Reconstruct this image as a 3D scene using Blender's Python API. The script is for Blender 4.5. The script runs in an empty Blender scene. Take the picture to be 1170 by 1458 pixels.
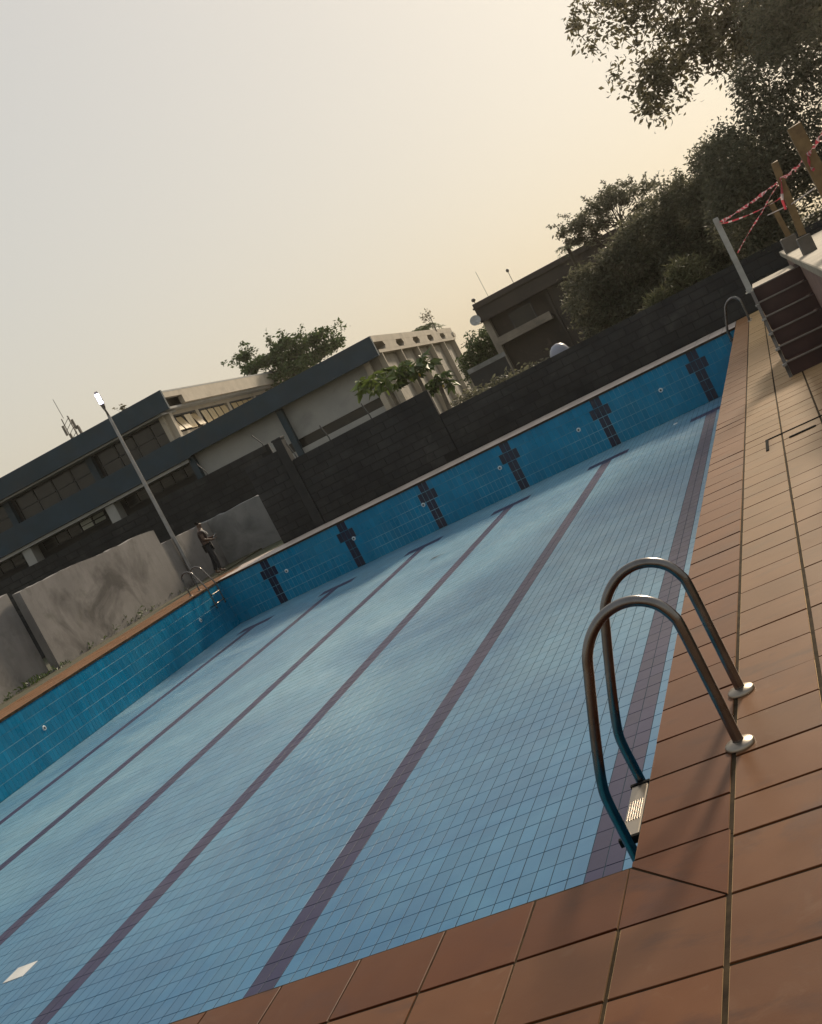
import bpy, bmesh, math, random
import numpy as np
from mathutils import Vector, Matrix
R = math.radians
rng = np.random.default_rng(7)
random.seed(7)
scene = bpy.context.scene
C = scene.collection

# ------------------------------------------------------------------ camera
CAM = Vector((1.1305, -3.4306, 1.5760))
yaw, pitch, roll = R(19.862), R(-4.1257), R(-27.2558)
fw = Vector((-math.sin(yaw)*math.cos(pitch), math.cos(yaw)*math.cos(pitch), math.sin(pitch)))
r0 = Vector((math.cos(yaw), math.sin(yaw), 0)); u0 = r0.cross(fw)
rt = r0*math.cos(roll) + u0*math.sin(roll); up = u0*math.cos(roll) - r0*math.sin(roll)
cd = bpy.data.cameras.new('camera'); cam = bpy.data.objects.new('camera', cd); C.objects.link(cam)
M3 = Matrix((rt, up, -fw)).transposed()
cam.matrix_world = Matrix.Translation(CAM) @ M3.to_4x4()
cd.sensor_fit = 'HORIZONTAL'; cd.sensor_width = 36.0; cd.lens = 36.0*1678.5/1170.0
cd.clip_start = 0.05; cd.clip_end = 3000
scene.camera = cam

# ------------------------------------------------------------------ sky, sun, exposure
SUN_AZ, SUN_EL = R(12.0), R(27.0)          # azimuth from +Y towards +X
w = bpy.data.worlds.new('World'); scene.world = w; w.use_nodes = True
wn = w.node_tree; bg = wn.nodes['Background']
sky = wn.nodes.new('ShaderNodeTexSky'); sky.sky_type = 'NISHITA'; sky.sun_disc = False
sky.sun_elevation = SUN_EL; sky.sun_rotation = SUN_AZ
sky.altitude = 0; sky.air_density = 2.0; sky.dust_density = 3.0; sky.ozone_density = 1.0
# hazy dry-season air: the same sky with its range compressed evenly in every direction
gm = wn.nodes.new('ShaderNodeGamma'); gm.inputs[1].default_value = 0.265
sc1 = wn.nodes.new('ShaderNodeVectorMath'); sc1.operation = 'SCALE'; sc1.inputs['Scale'].default_value = 49.0
tn = wn.nodes.new('ShaderNodeMix'); tn.data_type = 'RGBA'; tn.blend_type = 'MULTIPLY'; tn.inputs[0].default_value = 1.0
tn.inputs[7].default_value = (1.0, 0.962, 0.925, 1)
wn.links.new(sky.outputs[0], sc1.inputs[0]); wn.links.new(sc1.outputs[0], gm.inputs[0]); wn.links.new(gm.outputs[0], tn.inputs[6])
wn.links.new(tn.outputs[2], bg.inputs[0]); bg.inputs[1].default_value = 0.144
sl = bpy.data.lights.new('sun', 'SUN'); sl.energy = 4.1; sl.angle = R(6.0); sl.color = (1.0, 0.84, 0.63)
so = bpy.data.objects.new('sun', sl); C.objects.link(so)
sdir = Vector((math.sin(SUN_AZ)*math.cos(SUN_EL), math.cos(SUN_AZ)*math.cos(SUN_EL), math.sin(SUN_EL)))
so.rotation_euler = sdir.to_track_quat('Z', 'Y').to_euler(); so.location = (20, 60, 40)
vs = scene.view_settings; vs.view_transform = 'Standard'; vs.look = 'None'; vs.exposure = 0.0; vs.gamma = 1.0
vs.use_curve_mapping = False
scene.cycles.max_bounces = 6; scene.cycles.diffuse_bounces = 3; scene.cycles.glossy_bounces = 3
scene.cycles.transmission_bounces = 3; scene.cycles.volume_bounces = 0
scene.cycles.use_denoising = True

# ------------------------------------------------------------------ materials
MATS = {}
def mat(name, col, rough=0.6, metal=0.0, col2=None, scale=6.0, detail=6.0, lo=0.35, hi=0.65, bump=0.0, bscale=60.0,
        vary=0.0, spec=0.5, dust_or_glare=None, rough2=None, emit=None, translucent=0.0, coat=0.0, streak=None, sheen=None, stretch=(1.0, 1.0, 0.30)):
    m = bpy.data.materials.new(name); m.use_nodes = True; nt = m.node_tree; N = nt.nodes; Lk = nt.links
    b = N['Principled BSDF']; out = N['Material Output']
    b.inputs['Roughness'].default_value = rough; b.inputs['Metallic'].default_value = metal
    b.inputs['Specular IOR Level'].default_value = spec
    b.inputs['Coat Weight'].default_value = coat
    geo = N.new('ShaderNodeNewGeometry')
    if sheen:
        b.inputs['Sheen Weight'].default_value = sheen[0]; b.inputs['Sheen Roughness'].default_value = sheen[1]; b.inputs['Sheen Tint'].default_value = (*sheen[2], 1)
    colsock = None
    def rgb(c):
        n = N.new('ShaderNodeRGB'); n.outputs[0].default_value = (*c, 1); return n.outputs[0]
    def mix(f, a, bb, mode='MIX'):
        n = N.new('ShaderNodeMix'); n.data_type = 'RGBA'; n.blend_type = mode
        if hasattr(f, 'links'): Lk.new(f, n.inputs[0])
        else: n.inputs[0].default_value = f
        Lk.new(a, n.inputs[6]); Lk.new(bb, n.inputs[7]); return n.outputs[2]
    def noise(sc, det=6.0, l=0.35, h=0.65, dist=0.0):
        n = N.new('ShaderNodeTexNoise'); n.inputs['Scale'].default_value = sc; n.inputs['Detail'].default_value = det
        n.inputs['Distortion'].default_value = dist; n.inputs['Roughness'].default_value = 0.6
        Lk.new(geo.outputs['Position'], n.inputs['Vector'])
        mr = N.new('ShaderNodeMapRange'); mr.inputs[1].default_value = l; mr.inputs[2].default_value = h
        Lk.new(n.outputs[0], mr.inputs[0]); return mr.outputs[0]
    colsock = rgb(col)
    if col2: colsock = mix(noise(scale, detail, lo, hi), colsock, rgb(col2))
    if dust_or_glare:
        for (dc, ds, dl, dh, amt, *glare_reach) in dust_or_glare:
            f = noise(ds, 8.0, dl, dh, 0.6)
            if glare_reach:            # pale film faded in along y to paint sun and sky glare
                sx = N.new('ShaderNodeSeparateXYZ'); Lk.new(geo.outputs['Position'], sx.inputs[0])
                ry = N.new('ShaderNodeMapRange'); ry.interpolation_type = 'SMOOTHSTEP'; ry.inputs[1].default_value, ry.inputs[2].default_value = glare_reach; Lk.new(sx.outputs[1], ry.inputs[0])
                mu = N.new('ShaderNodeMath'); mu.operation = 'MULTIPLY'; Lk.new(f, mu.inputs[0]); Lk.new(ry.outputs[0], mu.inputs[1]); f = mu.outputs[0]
            mm = N.new('ShaderNodeMath'); mm.operation = 'MULTIPLY'; mm.inputs[1].default_value = amt; Lk.new(f, mm.inputs[0])
            colsock = mix(mm.outputs[0], colsock, rgb(dc))
    if streak:
        mp = N.new('ShaderNodeVectorMath'); mp.operation = 'MULTIPLY'; mp.inputs[1].default_value = stretch; Lk.new(geo.outputs['Position'], mp.inputs[0])
        for (dc, ds, dl, dh, amt) in streak:
            n = N.new('ShaderNodeTexNoise'); n.inputs['Scale'].default_value = ds; n.inputs['Detail'].default_value = 7; n.inputs['Roughness'].default_value = 0.65
            Lk.new(mp.outputs[0], n.inputs['Vector'])
            mr = N.new('ShaderNodeMapRange'); mr.inputs[1].default_value = dl; mr.inputs[2].default_value = dh; mr.inputs[4].default_value = amt; Lk.new(n.outputs[0], mr.inputs[0])
            colsock = mix(mr.outputs[0], colsock, rgb(dc))
    if vary:
        at = N.new('ShaderNodeAttribute'); at.attribute_name = 'rnd'
        oi = N.new('ShaderNodeObjectInfo')
        ad = N.new('ShaderNodeMath'); ad.operation = 'ADD'; Lk.new(at.outputs['Fac'], ad.inputs[0]); Lk.new(oi.outputs['Random'], ad.inputs[1])
        fr = N.new('ShaderNodeMath'); fr.operation = 'FRACT'; Lk.new(ad.outputs[0], fr.inputs[0])
        mr = N.new('ShaderNodeMapRange'); mr.inputs[3].default_value = 1-vary; mr.inputs[4].default_value = 1+vary; Lk.new(fr.outputs[0], mr.inputs[0])
        hs = N.new('ShaderNodeHueSaturation'); Lk.new(mr.outputs[0], hs.inputs['Value']); Lk.new(colsock, hs.inputs['Color']); colsock = hs.outputs[0]
    Lk.new(colsock, b.inputs['Base Color'])
    if rough2 is not None:
        f = noise(3.1, 8.0, 0.3, 0.7)
        mr = N.new('ShaderNodeMapRange'); mr.inputs[3].default_value = rough; mr.inputs[4].default_value = rough2
        Lk.new(f, mr.inputs[0]); Lk.new(mr.outputs[0], b.inputs['Roughness'])
    if bump:
        n = N.new('ShaderNodeTexNoise'); n.inputs['Scale'].default_value = bscale; n.inputs['Detail'].default_value = 5
        Lk.new(geo.outputs['Position'], n.inputs['Vector'])
        bp = N.new('ShaderNodeBump'); bp.inputs['Strength'].default_value = bump; bp.inputs['Distance'].default_value = 0.01
        Lk.new(n.outputs[0], bp.inputs['Height']); Lk.new(bp.outputs[0], b.inputs['Normal'])
    if emit:
        b.inputs['Emission Color'].default_value = (*emit[0], 1); b.inputs['Emission Strength'].default_value = emit[1]
    if translucent:
        tr = N.new('ShaderNodeBsdfTranslucent'); ms = N.new('ShaderNodeMixShader'); ms.inputs[0].default_value = translucent
        Lk.new(colsock, tr.inputs[0]); Lk.new(b.outputs[0], ms.inputs[1]); Lk.new(tr.outputs[0], ms.inputs[2]); Lk.new(ms.outputs[0], out.inputs[0])
    MATS[name] = m
    return m

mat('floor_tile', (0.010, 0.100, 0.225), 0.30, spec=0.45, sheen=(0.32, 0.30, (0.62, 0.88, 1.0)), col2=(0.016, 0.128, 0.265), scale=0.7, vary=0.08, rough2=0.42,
    dust_or_glare=[((0.24, 0.44, 0.52), 0.22, 0.30, 0.66, 0.62, 3.0, 9.5), ((0.09, 0.27, 0.40), 1.1, 0.42, 0.78, 0.35), ((0.30, 0.46, 0.52), 0.55, 0.50, 0.72, 0.40, 6.0, 12.0)])  # pale mid and far tones paint sun glare over the film
mat('floor_grout', (0.018, 0.045, 0.07), 0.9, spec=0.1)
mat('lane_tile', (0.011, 0.009, 0.052), 0.34, spec=0.3, sheen=(0.08, 0.32, (0.8, 0.75, 1.0)), vary=0.12, rough2=0.46, dust_or_glare=[((0.085, 0.050, 0.085), 0.4, 0.46, 0.75, 0.5, 3.0, 9.0)])  # far stretch of the lines paled to paint reflected sky
mat('wall_tile', (0.005, 0.155, 0.285), 0.22, col2=(0.008, 0.195, 0.345), scale=1.2, vary=0.10, rough2=0.40, spec=0.22, dust_or_glare=[((0.05, 0.22, 0.30), 0.5, 0.5, 0.8, 0.5)])
mat('wall_grout', (0.22, 0.42, 0.50), 0.8, col2=(0.02, 0.16, 0.25), scale=0.9, lo=0.40, hi=0.60)
mat('mark_tile', (0.014, 0.012, 0.030), 0.25, vary=0.15)
mat('inlet', (0.55, 0.60, 0.62), 0.4)
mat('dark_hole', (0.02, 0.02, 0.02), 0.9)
mat('deck_tile', (0.098, 0.031, 0.0075), 0.36, sheen=(1.0, 0.26, (1.0, 0.75, 0.45)), stretch=(1.0, 2.4, 1.0), streak=[((0.026, 0.011, 0.012), 1.7, 0.54, 0.68, 0.65)], col2=(0.120, 0.042, 0.013), scale=3.0, vary=0.12, rough2=0.46, bump=0.02, bscale=120, spec=0.16,
    dust_or_glare=[((0.115, 0.050, 0.024), 1.3, 0.45, 0.75, 0.5), ((0.050, 0.026, 0.024), 2.6, 0.56, 0.76, 0.6), ((0.20, 0.125, 0.08), 7.0, 0.60, 0.80, 0.35)])
mat('coping_tile', (0.066, 0.0170, 0.005), 0.36, sheen=(0.50, 0.30, (1.0, 0.62, 0.36)), stretch=(1.0, 2.0, 1.0), streak=[((0.022, 0.008, 0.010), 1.7, 0.55, 0.68, 0.6)], col2=(0.085, 0.025, 0.008), scale=3.0, vary=0.12, rough2=0.48, bump=0.03, bscale=120, spec=0.11,
    dust_or_glare=[((0.085, 0.032, 0.015), 1.4, 0.48, 0.75, 0.45), ((0.040, 0.020, 0.022), 2.2, 0.54, 0.76, 0.65), ((0.17, 0.105, 0.066), 7.0, 0.62, 0.82, 0.3)])
mat('deck_joint', (0.020, 0.013, 0.008), 0.95, col2=(0.055, 0.038, 0.020), scale=9, spec=0.1)
mat('soil', (0.085, 0.065, 0.042), 0.95, col2=(0.05, 0.06, 0.025), scale=2.2, bump=0.6, bscale=14)
mat('ground', (0.075, 0.062, 0.040), 0.95, col2=(0.045, 0.055, 0.022), scale=0.35, bump=0.4, bscale=5)
mat('plaster', (0.180, 0.166, 0.158), 0.9, col2=(0.245, 0.228, 0.215), scale=0.9, bump=0.35, bscale=22,
    dust_or_glare=[((0.040, 0.037, 0.035), 0.55, 0.52, 0.66, 0.8), ((0.10, 0.10, 0.07), 2.3, 0.55, 0.8, 0.5)],
    streak=[((0.035, 0.033, 0.032), 0.8, 0.56, 0.70, 0.7), ((0.13, 0.115, 0.105), 3.0, 0.5, 0.75, 0.5)])
mat('plaster_grey', (0.18, 0.18, 0.178), 0.9, col2=(0.24, 0.235, 0.225), scale=1.2, bump=0.35, bscale=22,
    dust_or_glare=[((0.05, 0.05, 0.05), 0.9, 0.5, 0.75, 0.7)])
mat('block', (0.019, 0.019, 0.020), 0.95, col2=(0.040, 0.039, 0.038), scale=1.1, vary=0.16, bump=0.5, bscale=45,
    dust_or_glare=[((0.012, 0.012, 0.012), 0.6, 0.42, 0.7, 0.7), ((0.075, 0.070, 0.064), 1.7, 0.60, 0.78, 0.6)])
mat('block_joint', (0.014, 0.014, 0.014), 0.95)
mat('steel', (0.20, 0.19, 0.185), 0.20, metal=1.0, col2=(0.14, 0.13, 0.125), scale=9, rough2=0.32)
mat('steel_plate', (0.28, 0.25, 0.215), 0.36, metal=1.0, col2=(0.30, 0.26, 0.21), scale=30)
mat('black_rubber', (0.012, 0.012, 0.012), 0.95, spec=0.05)
mat('galv', (0.42, 0.42, 0.40), 0.45, metal=0.6, col2=(0.30, 0.29, 0.27), scale=7)
mat('teal_paint', (0.019, 0.046, 0.070), 0.75, col2=(0.013, 0.034, 0.050), scale=0.8, dust_or_glare=[((0.03, 0.035, 0.04), 0.5, 0.5, 0.75, 0.6)])
mat('cream_paint', (0.46, 0.40, 0.32), 0.8, col2=(0.38, 0.33, 0.26), scale=0.8, dust_or_glare=[((0.12, 0.10, 0.08), 0.6, 0.58, 0.8, 0.6)])
mat('grey_paint', (0.30, 0.30, 0.29), 0.85, col2=(0.36, 0.35, 0.33), scale=0.5, dust_or_glare=[((0.10, 0.10, 0.09), 0.45, 0.52, 0.78, 0.5)])
mat('stained_paint', (0.40, 0.36, 0.30), 0.85, col2=(0.28, 0.25, 0.21), scale=1.2, dust_or_glare=[((0.05, 0.045, 0.04), 0.55, 0.60, 0.74, 0.7)], streak=[((0.06, 0.055, 0.05), 0.9, 0.52, 0.68, 0.75)])
mat('dark_wall', (0.045, 0.045, 0.045), 0.9, col2=(0.03, 0.03, 0.032), scale=1.0)
mat('window_frame', (0.035, 0.037, 0.04), 0.6)
mat('pale_tile', (0.62, 0.53, 0.47), 0.45, col2=(0.5, 0.41, 0.36), scale=2.0, vary=0.12)
mat('glass', (0.02, 0.022, 0.024), 0.12, spec=0.35)
mat('amber_glass', (0.55, 0.42, 0.24), 0.25, spec=0.6)
mat('skylit_glass', (0.45, 0.47, 0.42), 0.2, spec=0.6)  # pale colour paints the sky light showing in two louvre panes
mat('brown_render', (0.062, 0.050, 0.042), 0.9, col2=(0.045, 0.037, 0.032), scale=0.7, dust_or_glare=[((0.20, 0.16, 0.13), 0.9, 0.58, 0.75, 0.5), ((0.03, 0.03, 0.03), 0.6, 0.52, 0.75, 0.6)])
mat('pale_render', (0.30, 0.26, 0.21), 0.9, col2=(0.2, 0.17, 0.14), scale=1.4, dust_or_glare=[((0.06, 0.06, 0.05), 1.0, 0.5, 0.7, 0.7)])
mat('white_paint', (0.62, 0.62, 0.60), 0.6, col2=(0.45, 0.45, 0.43), scale=2.0)
mat('grey_coping', (0.30, 0.30, 0.29), 0.8, col2=(0.14, 0.14, 0.13), scale=1.5)
mat('dome_plastic', (0.26, 0.27, 0.33), 0.35)
mat('stair_tile', (0.072, 0.032, 0.026), 0.6, col2=(0.048, 0.022, 0.018), scale=3.0, vary=0.08)
mat('nosing', (0.24, 0.20, 0.165), 0.6, col2=(0.17, 0.14, 0.115), scale=8)
mat('terrace_top', (0.31, 0.265, 0.195), 0.8, col2=(0.23, 0.195, 0.14), scale=2.0, bump=0.1)
mat('terrace_side', (0.20, 0.115, 0.085), 0.8, col2=(0.15, 0.085, 0.065), scale=2.5)
mat('concrete', (0.10, 0.085, 0.07), 0.9, col2=(0.14, 0.12, 0.10), scale=7, bump=0.4, bscale=60)
mat('wood', (0.20, 0.128, 0.055), 0.8, col2=(0.13, 0.08, 0.036), scale=9, bump=0.2, bscale=40)
mat('tape_red', (0.46, 0.055, 0.075), 0.4, translucent=0.35)
mat('tape_white', (0.58, 0.47, 0.46), 0.4, translucent=0.35)
mat('rope', (0.45, 0.38, 0.34), 0.8)
mat('lamp_on', (0.9, 0.9, 1.0), 0.3, emit=((0.80, 0.78, 1.0), 6.0))
mat('lamp_body', (0.10, 0.085, 0.07), 0.5)
mat('pole_metal', (0.33, 0.33, 0.34), 0.42, metal=0.7, col2=(0.25, 0.24, 0.24), scale=5)
mat('bark', (0.060, 0.045, 0.032), 0.9, col2=(0.035, 0.028, 0.020), scale=6, bump=0.6, bscale=18)
mat('pale_bark', (0.20, 0.17, 0.13), 0.9, col2=(0.12, 0.10, 0.08), scale=8)
mat('leaf_dark', (0.12, 0.118, 0.075), 0.55, vary=0.4, translucent=0.5)
mat('leaf_olive', (0.12, 0.105, 0.055), 0.5, vary=0.5, translucent=0.5)
mat('leaf_green', (0.070, 0.105, 0.030), 0.5, vary=0.40, translucent=0.30)
mat('leaf_bright', (0.11, 0.15, 0.035), 0.5, vary=0.35, translucent=0.35)
mat('leaf_pale', (0.13, 0.13, 0.065), 0.6, vary=0.3, translucent=0.3)
mat('papaya_fruit', (0.50, 0.34, 0.04), 0.5)
mat('skin', (0.09, 0.048, 0.030), 0.5)
mat('hair', (0.008, 0.007, 0.007), 0.95, spec=0.05)
mat('shirt', (0.050, 0.030, 0.025), 0.9, col2=(0.035, 0.022, 0.02), scale=30)
mat('sash', (0.60, 0.56, 0.52), 0.8)
mat('trousers', (0.018, 0.018, 0.022), 0.85)
mat('phone', (0.30, 0.36, 0.42), 0.2)
mat('fallen_leaf', (0.05, 0.035, 0.02), 0.7)

# ------------------------------------------------------------------ mesh helpers
def tag(o, label=None, cat=None, group=None, kind=None):
    if label: o['label'] = label
    if cat: o['category'] = cat
    if group: o['group'] = group
    if kind: o['kind'] = kind
    return o
def empty(name, loc=(0, 0, 0), rz=0.0):
    o = bpy.data.objects.new(name, None); C.objects.link(o); o.location = loc; o.rotation_euler = (0, 0, rz)
    o.empty_display_size = 0.2
    return o
class MB:
    def __init__(s): s.v = []; s.f = []; s.mi = []; s.sm = []
    def add(s, vs, fs, mi=0, smooth=False):
        n = len(s.v); s.v += [tuple(map(float, q)) for q in vs]
        for f in fs: s.f.append(tuple(n+i for i in f)); s.mi.append(mi); s.sm.append(smooth)
        return s
    def box(s, x0, x1, y0, y1, z0, z1, mi=0, M=None):
        vs = [Vector((x, y, z)) for z in (z0, z1) for y in (y0, y1) for x in (x0, x1)]
        if M: vs = [M @ q for q in vs]
        return s.add(vs, [(0, 2, 3, 1), (4, 5, 7, 6), (0, 1, 5, 4), (2, 6, 7, 3), (0, 4, 6, 2), (1, 3, 7, 5)], mi)
    def cbox(s, x0, x1, y0, y1, z0, z1, c=0.004, mi=0):     # box with chamfered top
        vs = [(x0, y0, z0), (x1, y0, z0), (x1, y1, z0), (x0, y1, z0), (x0, y0, z1-c), (x1, y0, z1-c), (x1, y1, z1-c), (x0, y1, z1-c),
              (x0+c, y0+c, z1), (x1-c, y0+c, z1), (x1-c, y1-c, z1), (x0+c, y1-c, z1)]
        return s.add(vs, [(0, 1, 5, 4), (1, 2, 6, 5), (2, 3, 7, 6), (3, 0, 4, 7), (4, 5, 9, 8), (5, 6, 10, 9), (6, 7, 11, 10), (7, 4, 8, 11), (8, 9, 10, 11)], mi)
    def prism(s, poly, z0, z1, mi=0):
        n = len(poly); vs = [(x, y, z0) for x, y in poly]+[(x, y, z1) for x, y in poly]
        fs = [tuple(range(n-1, -1, -1)), tuple(range(n, 2*n))]+[(i, (i+1) % n, n+(i+1) % n, n+i) for i in range(n)]
        return s.add(vs, fs, mi)
    def tube(s, pts, rad, seg=10, mi=0, caps=True, smooth=True):
        pts = [Vector(q) for q in pts]; n = len(pts)
        rad = rad if hasattr(rad, '__len__') else [rad]*n
        t0 = (pts[1]-pts[0]).normalized(); a = Vector((0, 0, 1)) if abs(t0.z) < 0.9 else Vector((1, 0, 0))
        nx = t0.cross(a).normalized(); vs = []
        for i in range(n):
            t = (pts[min(i+1, n-1)]-pts[max(i-1, 0)]).normalized()
            nx = (nx - t*nx.dot(t)).normalized(); ny = t.cross(nx)
            for k in range(seg):
                an = 2*math.pi*k/seg; vs.append(pts[i]+(nx*math.cos(an)+ny*math.sin(an))*rad[i])
        fs = [(i*seg+k, i*seg+(k+1) % seg, (i+1)*seg+(k+1) % seg, (i+1)*seg+k) for i in range(n-1) for k in range(seg)]
        s.add(vs, fs, mi, smooth)
        if caps:
            s.add([vs[k] for k in range(seg)], [tuple(range(seg-1, -1, -1))], mi); s.add([vs[(n-1)*seg+k] for k in range(seg)], [tuple(range(seg))], mi)
        return s
    def lathe(s, prof, c=(0, 0, 0), seg=20, mi=0, M=None):
        vs = []
        for (r, z) in prof:
            for k in range(seg):
                a = 2*math.pi*k/seg; q = Vector((r*math.cos(a), r*math.sin(a), z)); q = M @ q if M else q
                vs.append(q+Vector(c))
        n = len(prof)
        fs = [(i*seg+k, i*seg+(k+1) % seg, (i+1)*seg+(k+1) % seg, (i+1)*seg+k) for i in range(n-1) for k in range(seg)]
        return s.add(vs, fs, mi, True)
    def mesh(s, name, mats):
        me = bpy.data.meshes.new(name); me.from_pydata(s.v, [], s.f)
        for m in (mats if isinstance(mats, (list, tuple)) else [mats]): me.materials.append(MATS[m])
        me.polygons.foreach_set('material_index', s.mi); me.polygons.foreach_set('use_smooth', s.sm); me.update()
        return me
    def build(s, name, mats, parent=None, loc=None, rz=None):
        o = bpy.data.objects.new(name, s.mesh(name, mats)); C.objects.link(o)
        if parent: o.parent = parent
        if loc: o.location = loc
        if rz is not None: o.rotation_euler = (0, 0, rz)
        return o
def link(name, me, parent=None, loc=(0, 0, 0), rot=(0, 0, 0)):
    o = bpy.data.objects.new(name, me); C.objects.link(o); o.parent = parent; o.location = loc; o.rotation_euler = rot
    return o
def struct(name, mb, mats):
    return tag(mb.build(name, mats), kind='structure')
def copy_tree(o, parent=None, data=True):
    c = o.copy(); C.objects.link(c); c.parent = parent
    for ch in list(o.children): copy_tree(ch, c)
    return c
def field(name, verts_unit, faces_unit, mats4, rnd, mname, parent):
    """one mesh of many tile copies: mats4 = (n,3,3) basis, n x 3 origins"""
    A, O = mats4; U = np.asarray(verts_unit); n = len(O); k = len(U)
    V = np.einsum('nij,kj->nki', A, U)+O[:, None, :]
    F = (np.asarray(faces_unit)[None]+(np.arange(n)*k)[:, None, None]).reshape(-1, 4)
    me = bpy.data.meshes.new(name); me.vertices.add(n*k); me.vertices.foreach_set('co', V.reshape(-1).astype(np.float32))
    nf = len(F); me.loops.add(nf*4); me.loops.foreach_set('vertex_index', F.reshape(-1).astype(np.int32))
    me.polygons.add(nf); me.polygons.foreach_set('loop_start', np.arange(0, nf*4, 4, dtype=np.int32))
    try: me.polygons.foreach_set('loop_total', np.full(nf, 4, dtype=np.int32))
    except Exception: pass
    at = me.attributes.new('rnd', 'FLOAT', 'POINT'); at.data.foreach_set('value', np.repeat(rnd, k).astype(np.float32))
    me.polygons.foreach_set('use_smooth', np.zeros(nf, dtype=bool))
    me.materials.append(MATS[mname]); me.update(); me.validate()
    o = bpy.data.objects.new(name, me); C.objects.link(o); o.parent = parent; tag(o, kind='stuff')
    return o
def tile_unit(sx, sy, h, c=0.003):
    x, y = sx/2, sy/2
    vs = [(-x, -y, -h), (x, -y, -h), (x, y, -h), (-x, y, -h), (-x, -y, -c), (x, -y, -c), (x, y, -c), (-x, y, -c), (-x+c, -y+c, 0), (x-c, -y+c, 0), (x-c, y-c, 0), (-x+c, y-c, 0)]
    fs = [(0, 1, 5, 4), (1, 2, 6, 5), (2, 3, 7, 6), (3, 0, 4, 7), (4, 5, 9, 8), (5, 6, 10, 9), (6, 7, 11, 10), (7, 4, 8, 11), (8, 9, 10, 11)]
    return vs, fs
def unit_mesh(name, unit, mname):
    me = bpy.data.meshes.new(name); me.from_pydata(unit[0], [], unit[1]); me.materials.append(MATS[mname]); me.update(); return me
def project(P):
    d = np.asarray(P)-np.array(CAM); z = d@np.array(fw)
    return 585+1678.5*(d@np.array(rt))/z, 729-1678.5*(d@np.array(up))/z, z
def jitter_basis(n, ang, base=np.eye(3)):
    a, b = rng.normal(0, ang, (2, n)); A = np.repeat(np.eye(3)[None], n, 0)
    A[:, 0, 2] = b; A[:, 2, 0] = -b; A[:, 1, 2] = -a; A[:, 2, 1] = a
    return np.einsum('ij,njk->nik', base, A), a, b

# ------------------------------------------------------------------ the ground and the pool shell
L, W, D = 24.95, 15.02, 1.32
g = MB(); X0, X1, Y0, Y1 = -450, 450, -300, 700
hx0, hx1, hy0, hy1 = -W-0.30, 0.30, -0.30, L+0.30
for (a, b, c, d) in ((X0, X1, Y0, hy0), (X0, X1, hy1, Y1), (X0, hx0, hy0, hy1), (hx1, X1, hy0, hy1)):
    g.add([(a, c, -0.06), (b, c, -0.06), (b, d, -0.06), (a, d, -0.06)], [(0, 1, 2, 3)])
struct('ground', g, 'ground')

pool_floor = struct('pool_floor', MB().box(-W-0.2, 0.2, -0.2, L+0.2, -D-0.25, -D-0.0020), 'floor_grout')
TW, TL = 0.1252, 0.2495
lanes = [-1.175-2.465*k for k in range(6)]
nx, ny = 120, 100
ix = np.arange(nx); iy = np.arange(ny)
cx = -TW*(ix+0.5); cy = TL*(iy+0.5)
GX, GY = np.meshgrid(cx, cy, indexing='ij'); gx, gy = GX.ravel(), GY.ravel()
lane_id = np.full(len(gx), -1)
for k, lx in enumerate(lanes):
    c0 = round(-lx/TW)                           # two columns of tiles
    col = np.repeat(ix, ny)
    sel = ((col == c0-1) | (col == c0)) & (gy > 1.0) & (gy < L-2.0)
    tb = (np.abs(col-c0+0.5) < 4) & (np.abs(gy-(L-2.0)) < TL*0.55)
    lane_id[sel | tb] = k
n = len(gx)
A, ja, jb = jitter_basis(n, 0.0014)
O = np.stack([gx, gy, np.full(n, -D)+rng.normal(0, 0.0003, n)], -1)
px, py, pz = project(O)
t = (0-CAM.z)/(O[:, 2]-CAM.z); hx = CAM.x+(O[:, 0]-CAM.x)*t; hy = CAM.y+(O[:, 1]-CAM.y)*t
vis = (px > -5) & (px < 1175) & (py > -5) & (py < 1463) & (hx < 0.05) & (hy > -0.1)
score = np.where(vis, 1/pz**2, 0)
order = np.argsort(-score); big = np.zeros(n, bool); big[order[:296]] = True
# one pale replacement tile patch lies out of the picture's middle: four tiles near the left border
patch = (np.abs(gx+7.33) < 0.14) & (np.abs(gy-4.86) < 0.14)
unit = tile_unit(TW-0.007, TL-0.008, 0.006, 0.0003)
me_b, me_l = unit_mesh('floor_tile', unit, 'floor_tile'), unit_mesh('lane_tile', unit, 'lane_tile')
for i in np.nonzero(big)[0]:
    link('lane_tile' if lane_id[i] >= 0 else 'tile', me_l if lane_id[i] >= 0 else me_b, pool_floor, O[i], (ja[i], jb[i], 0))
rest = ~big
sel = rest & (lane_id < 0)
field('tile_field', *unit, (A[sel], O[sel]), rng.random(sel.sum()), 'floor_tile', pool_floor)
for k in range(6):
    sel = rest & (lane_id == k)
    field('lane_line', *unit, (A[sel], O[sel]), rng.random(sel.sum()), 'lane_tile', pool_floor)
sel = patch

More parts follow.
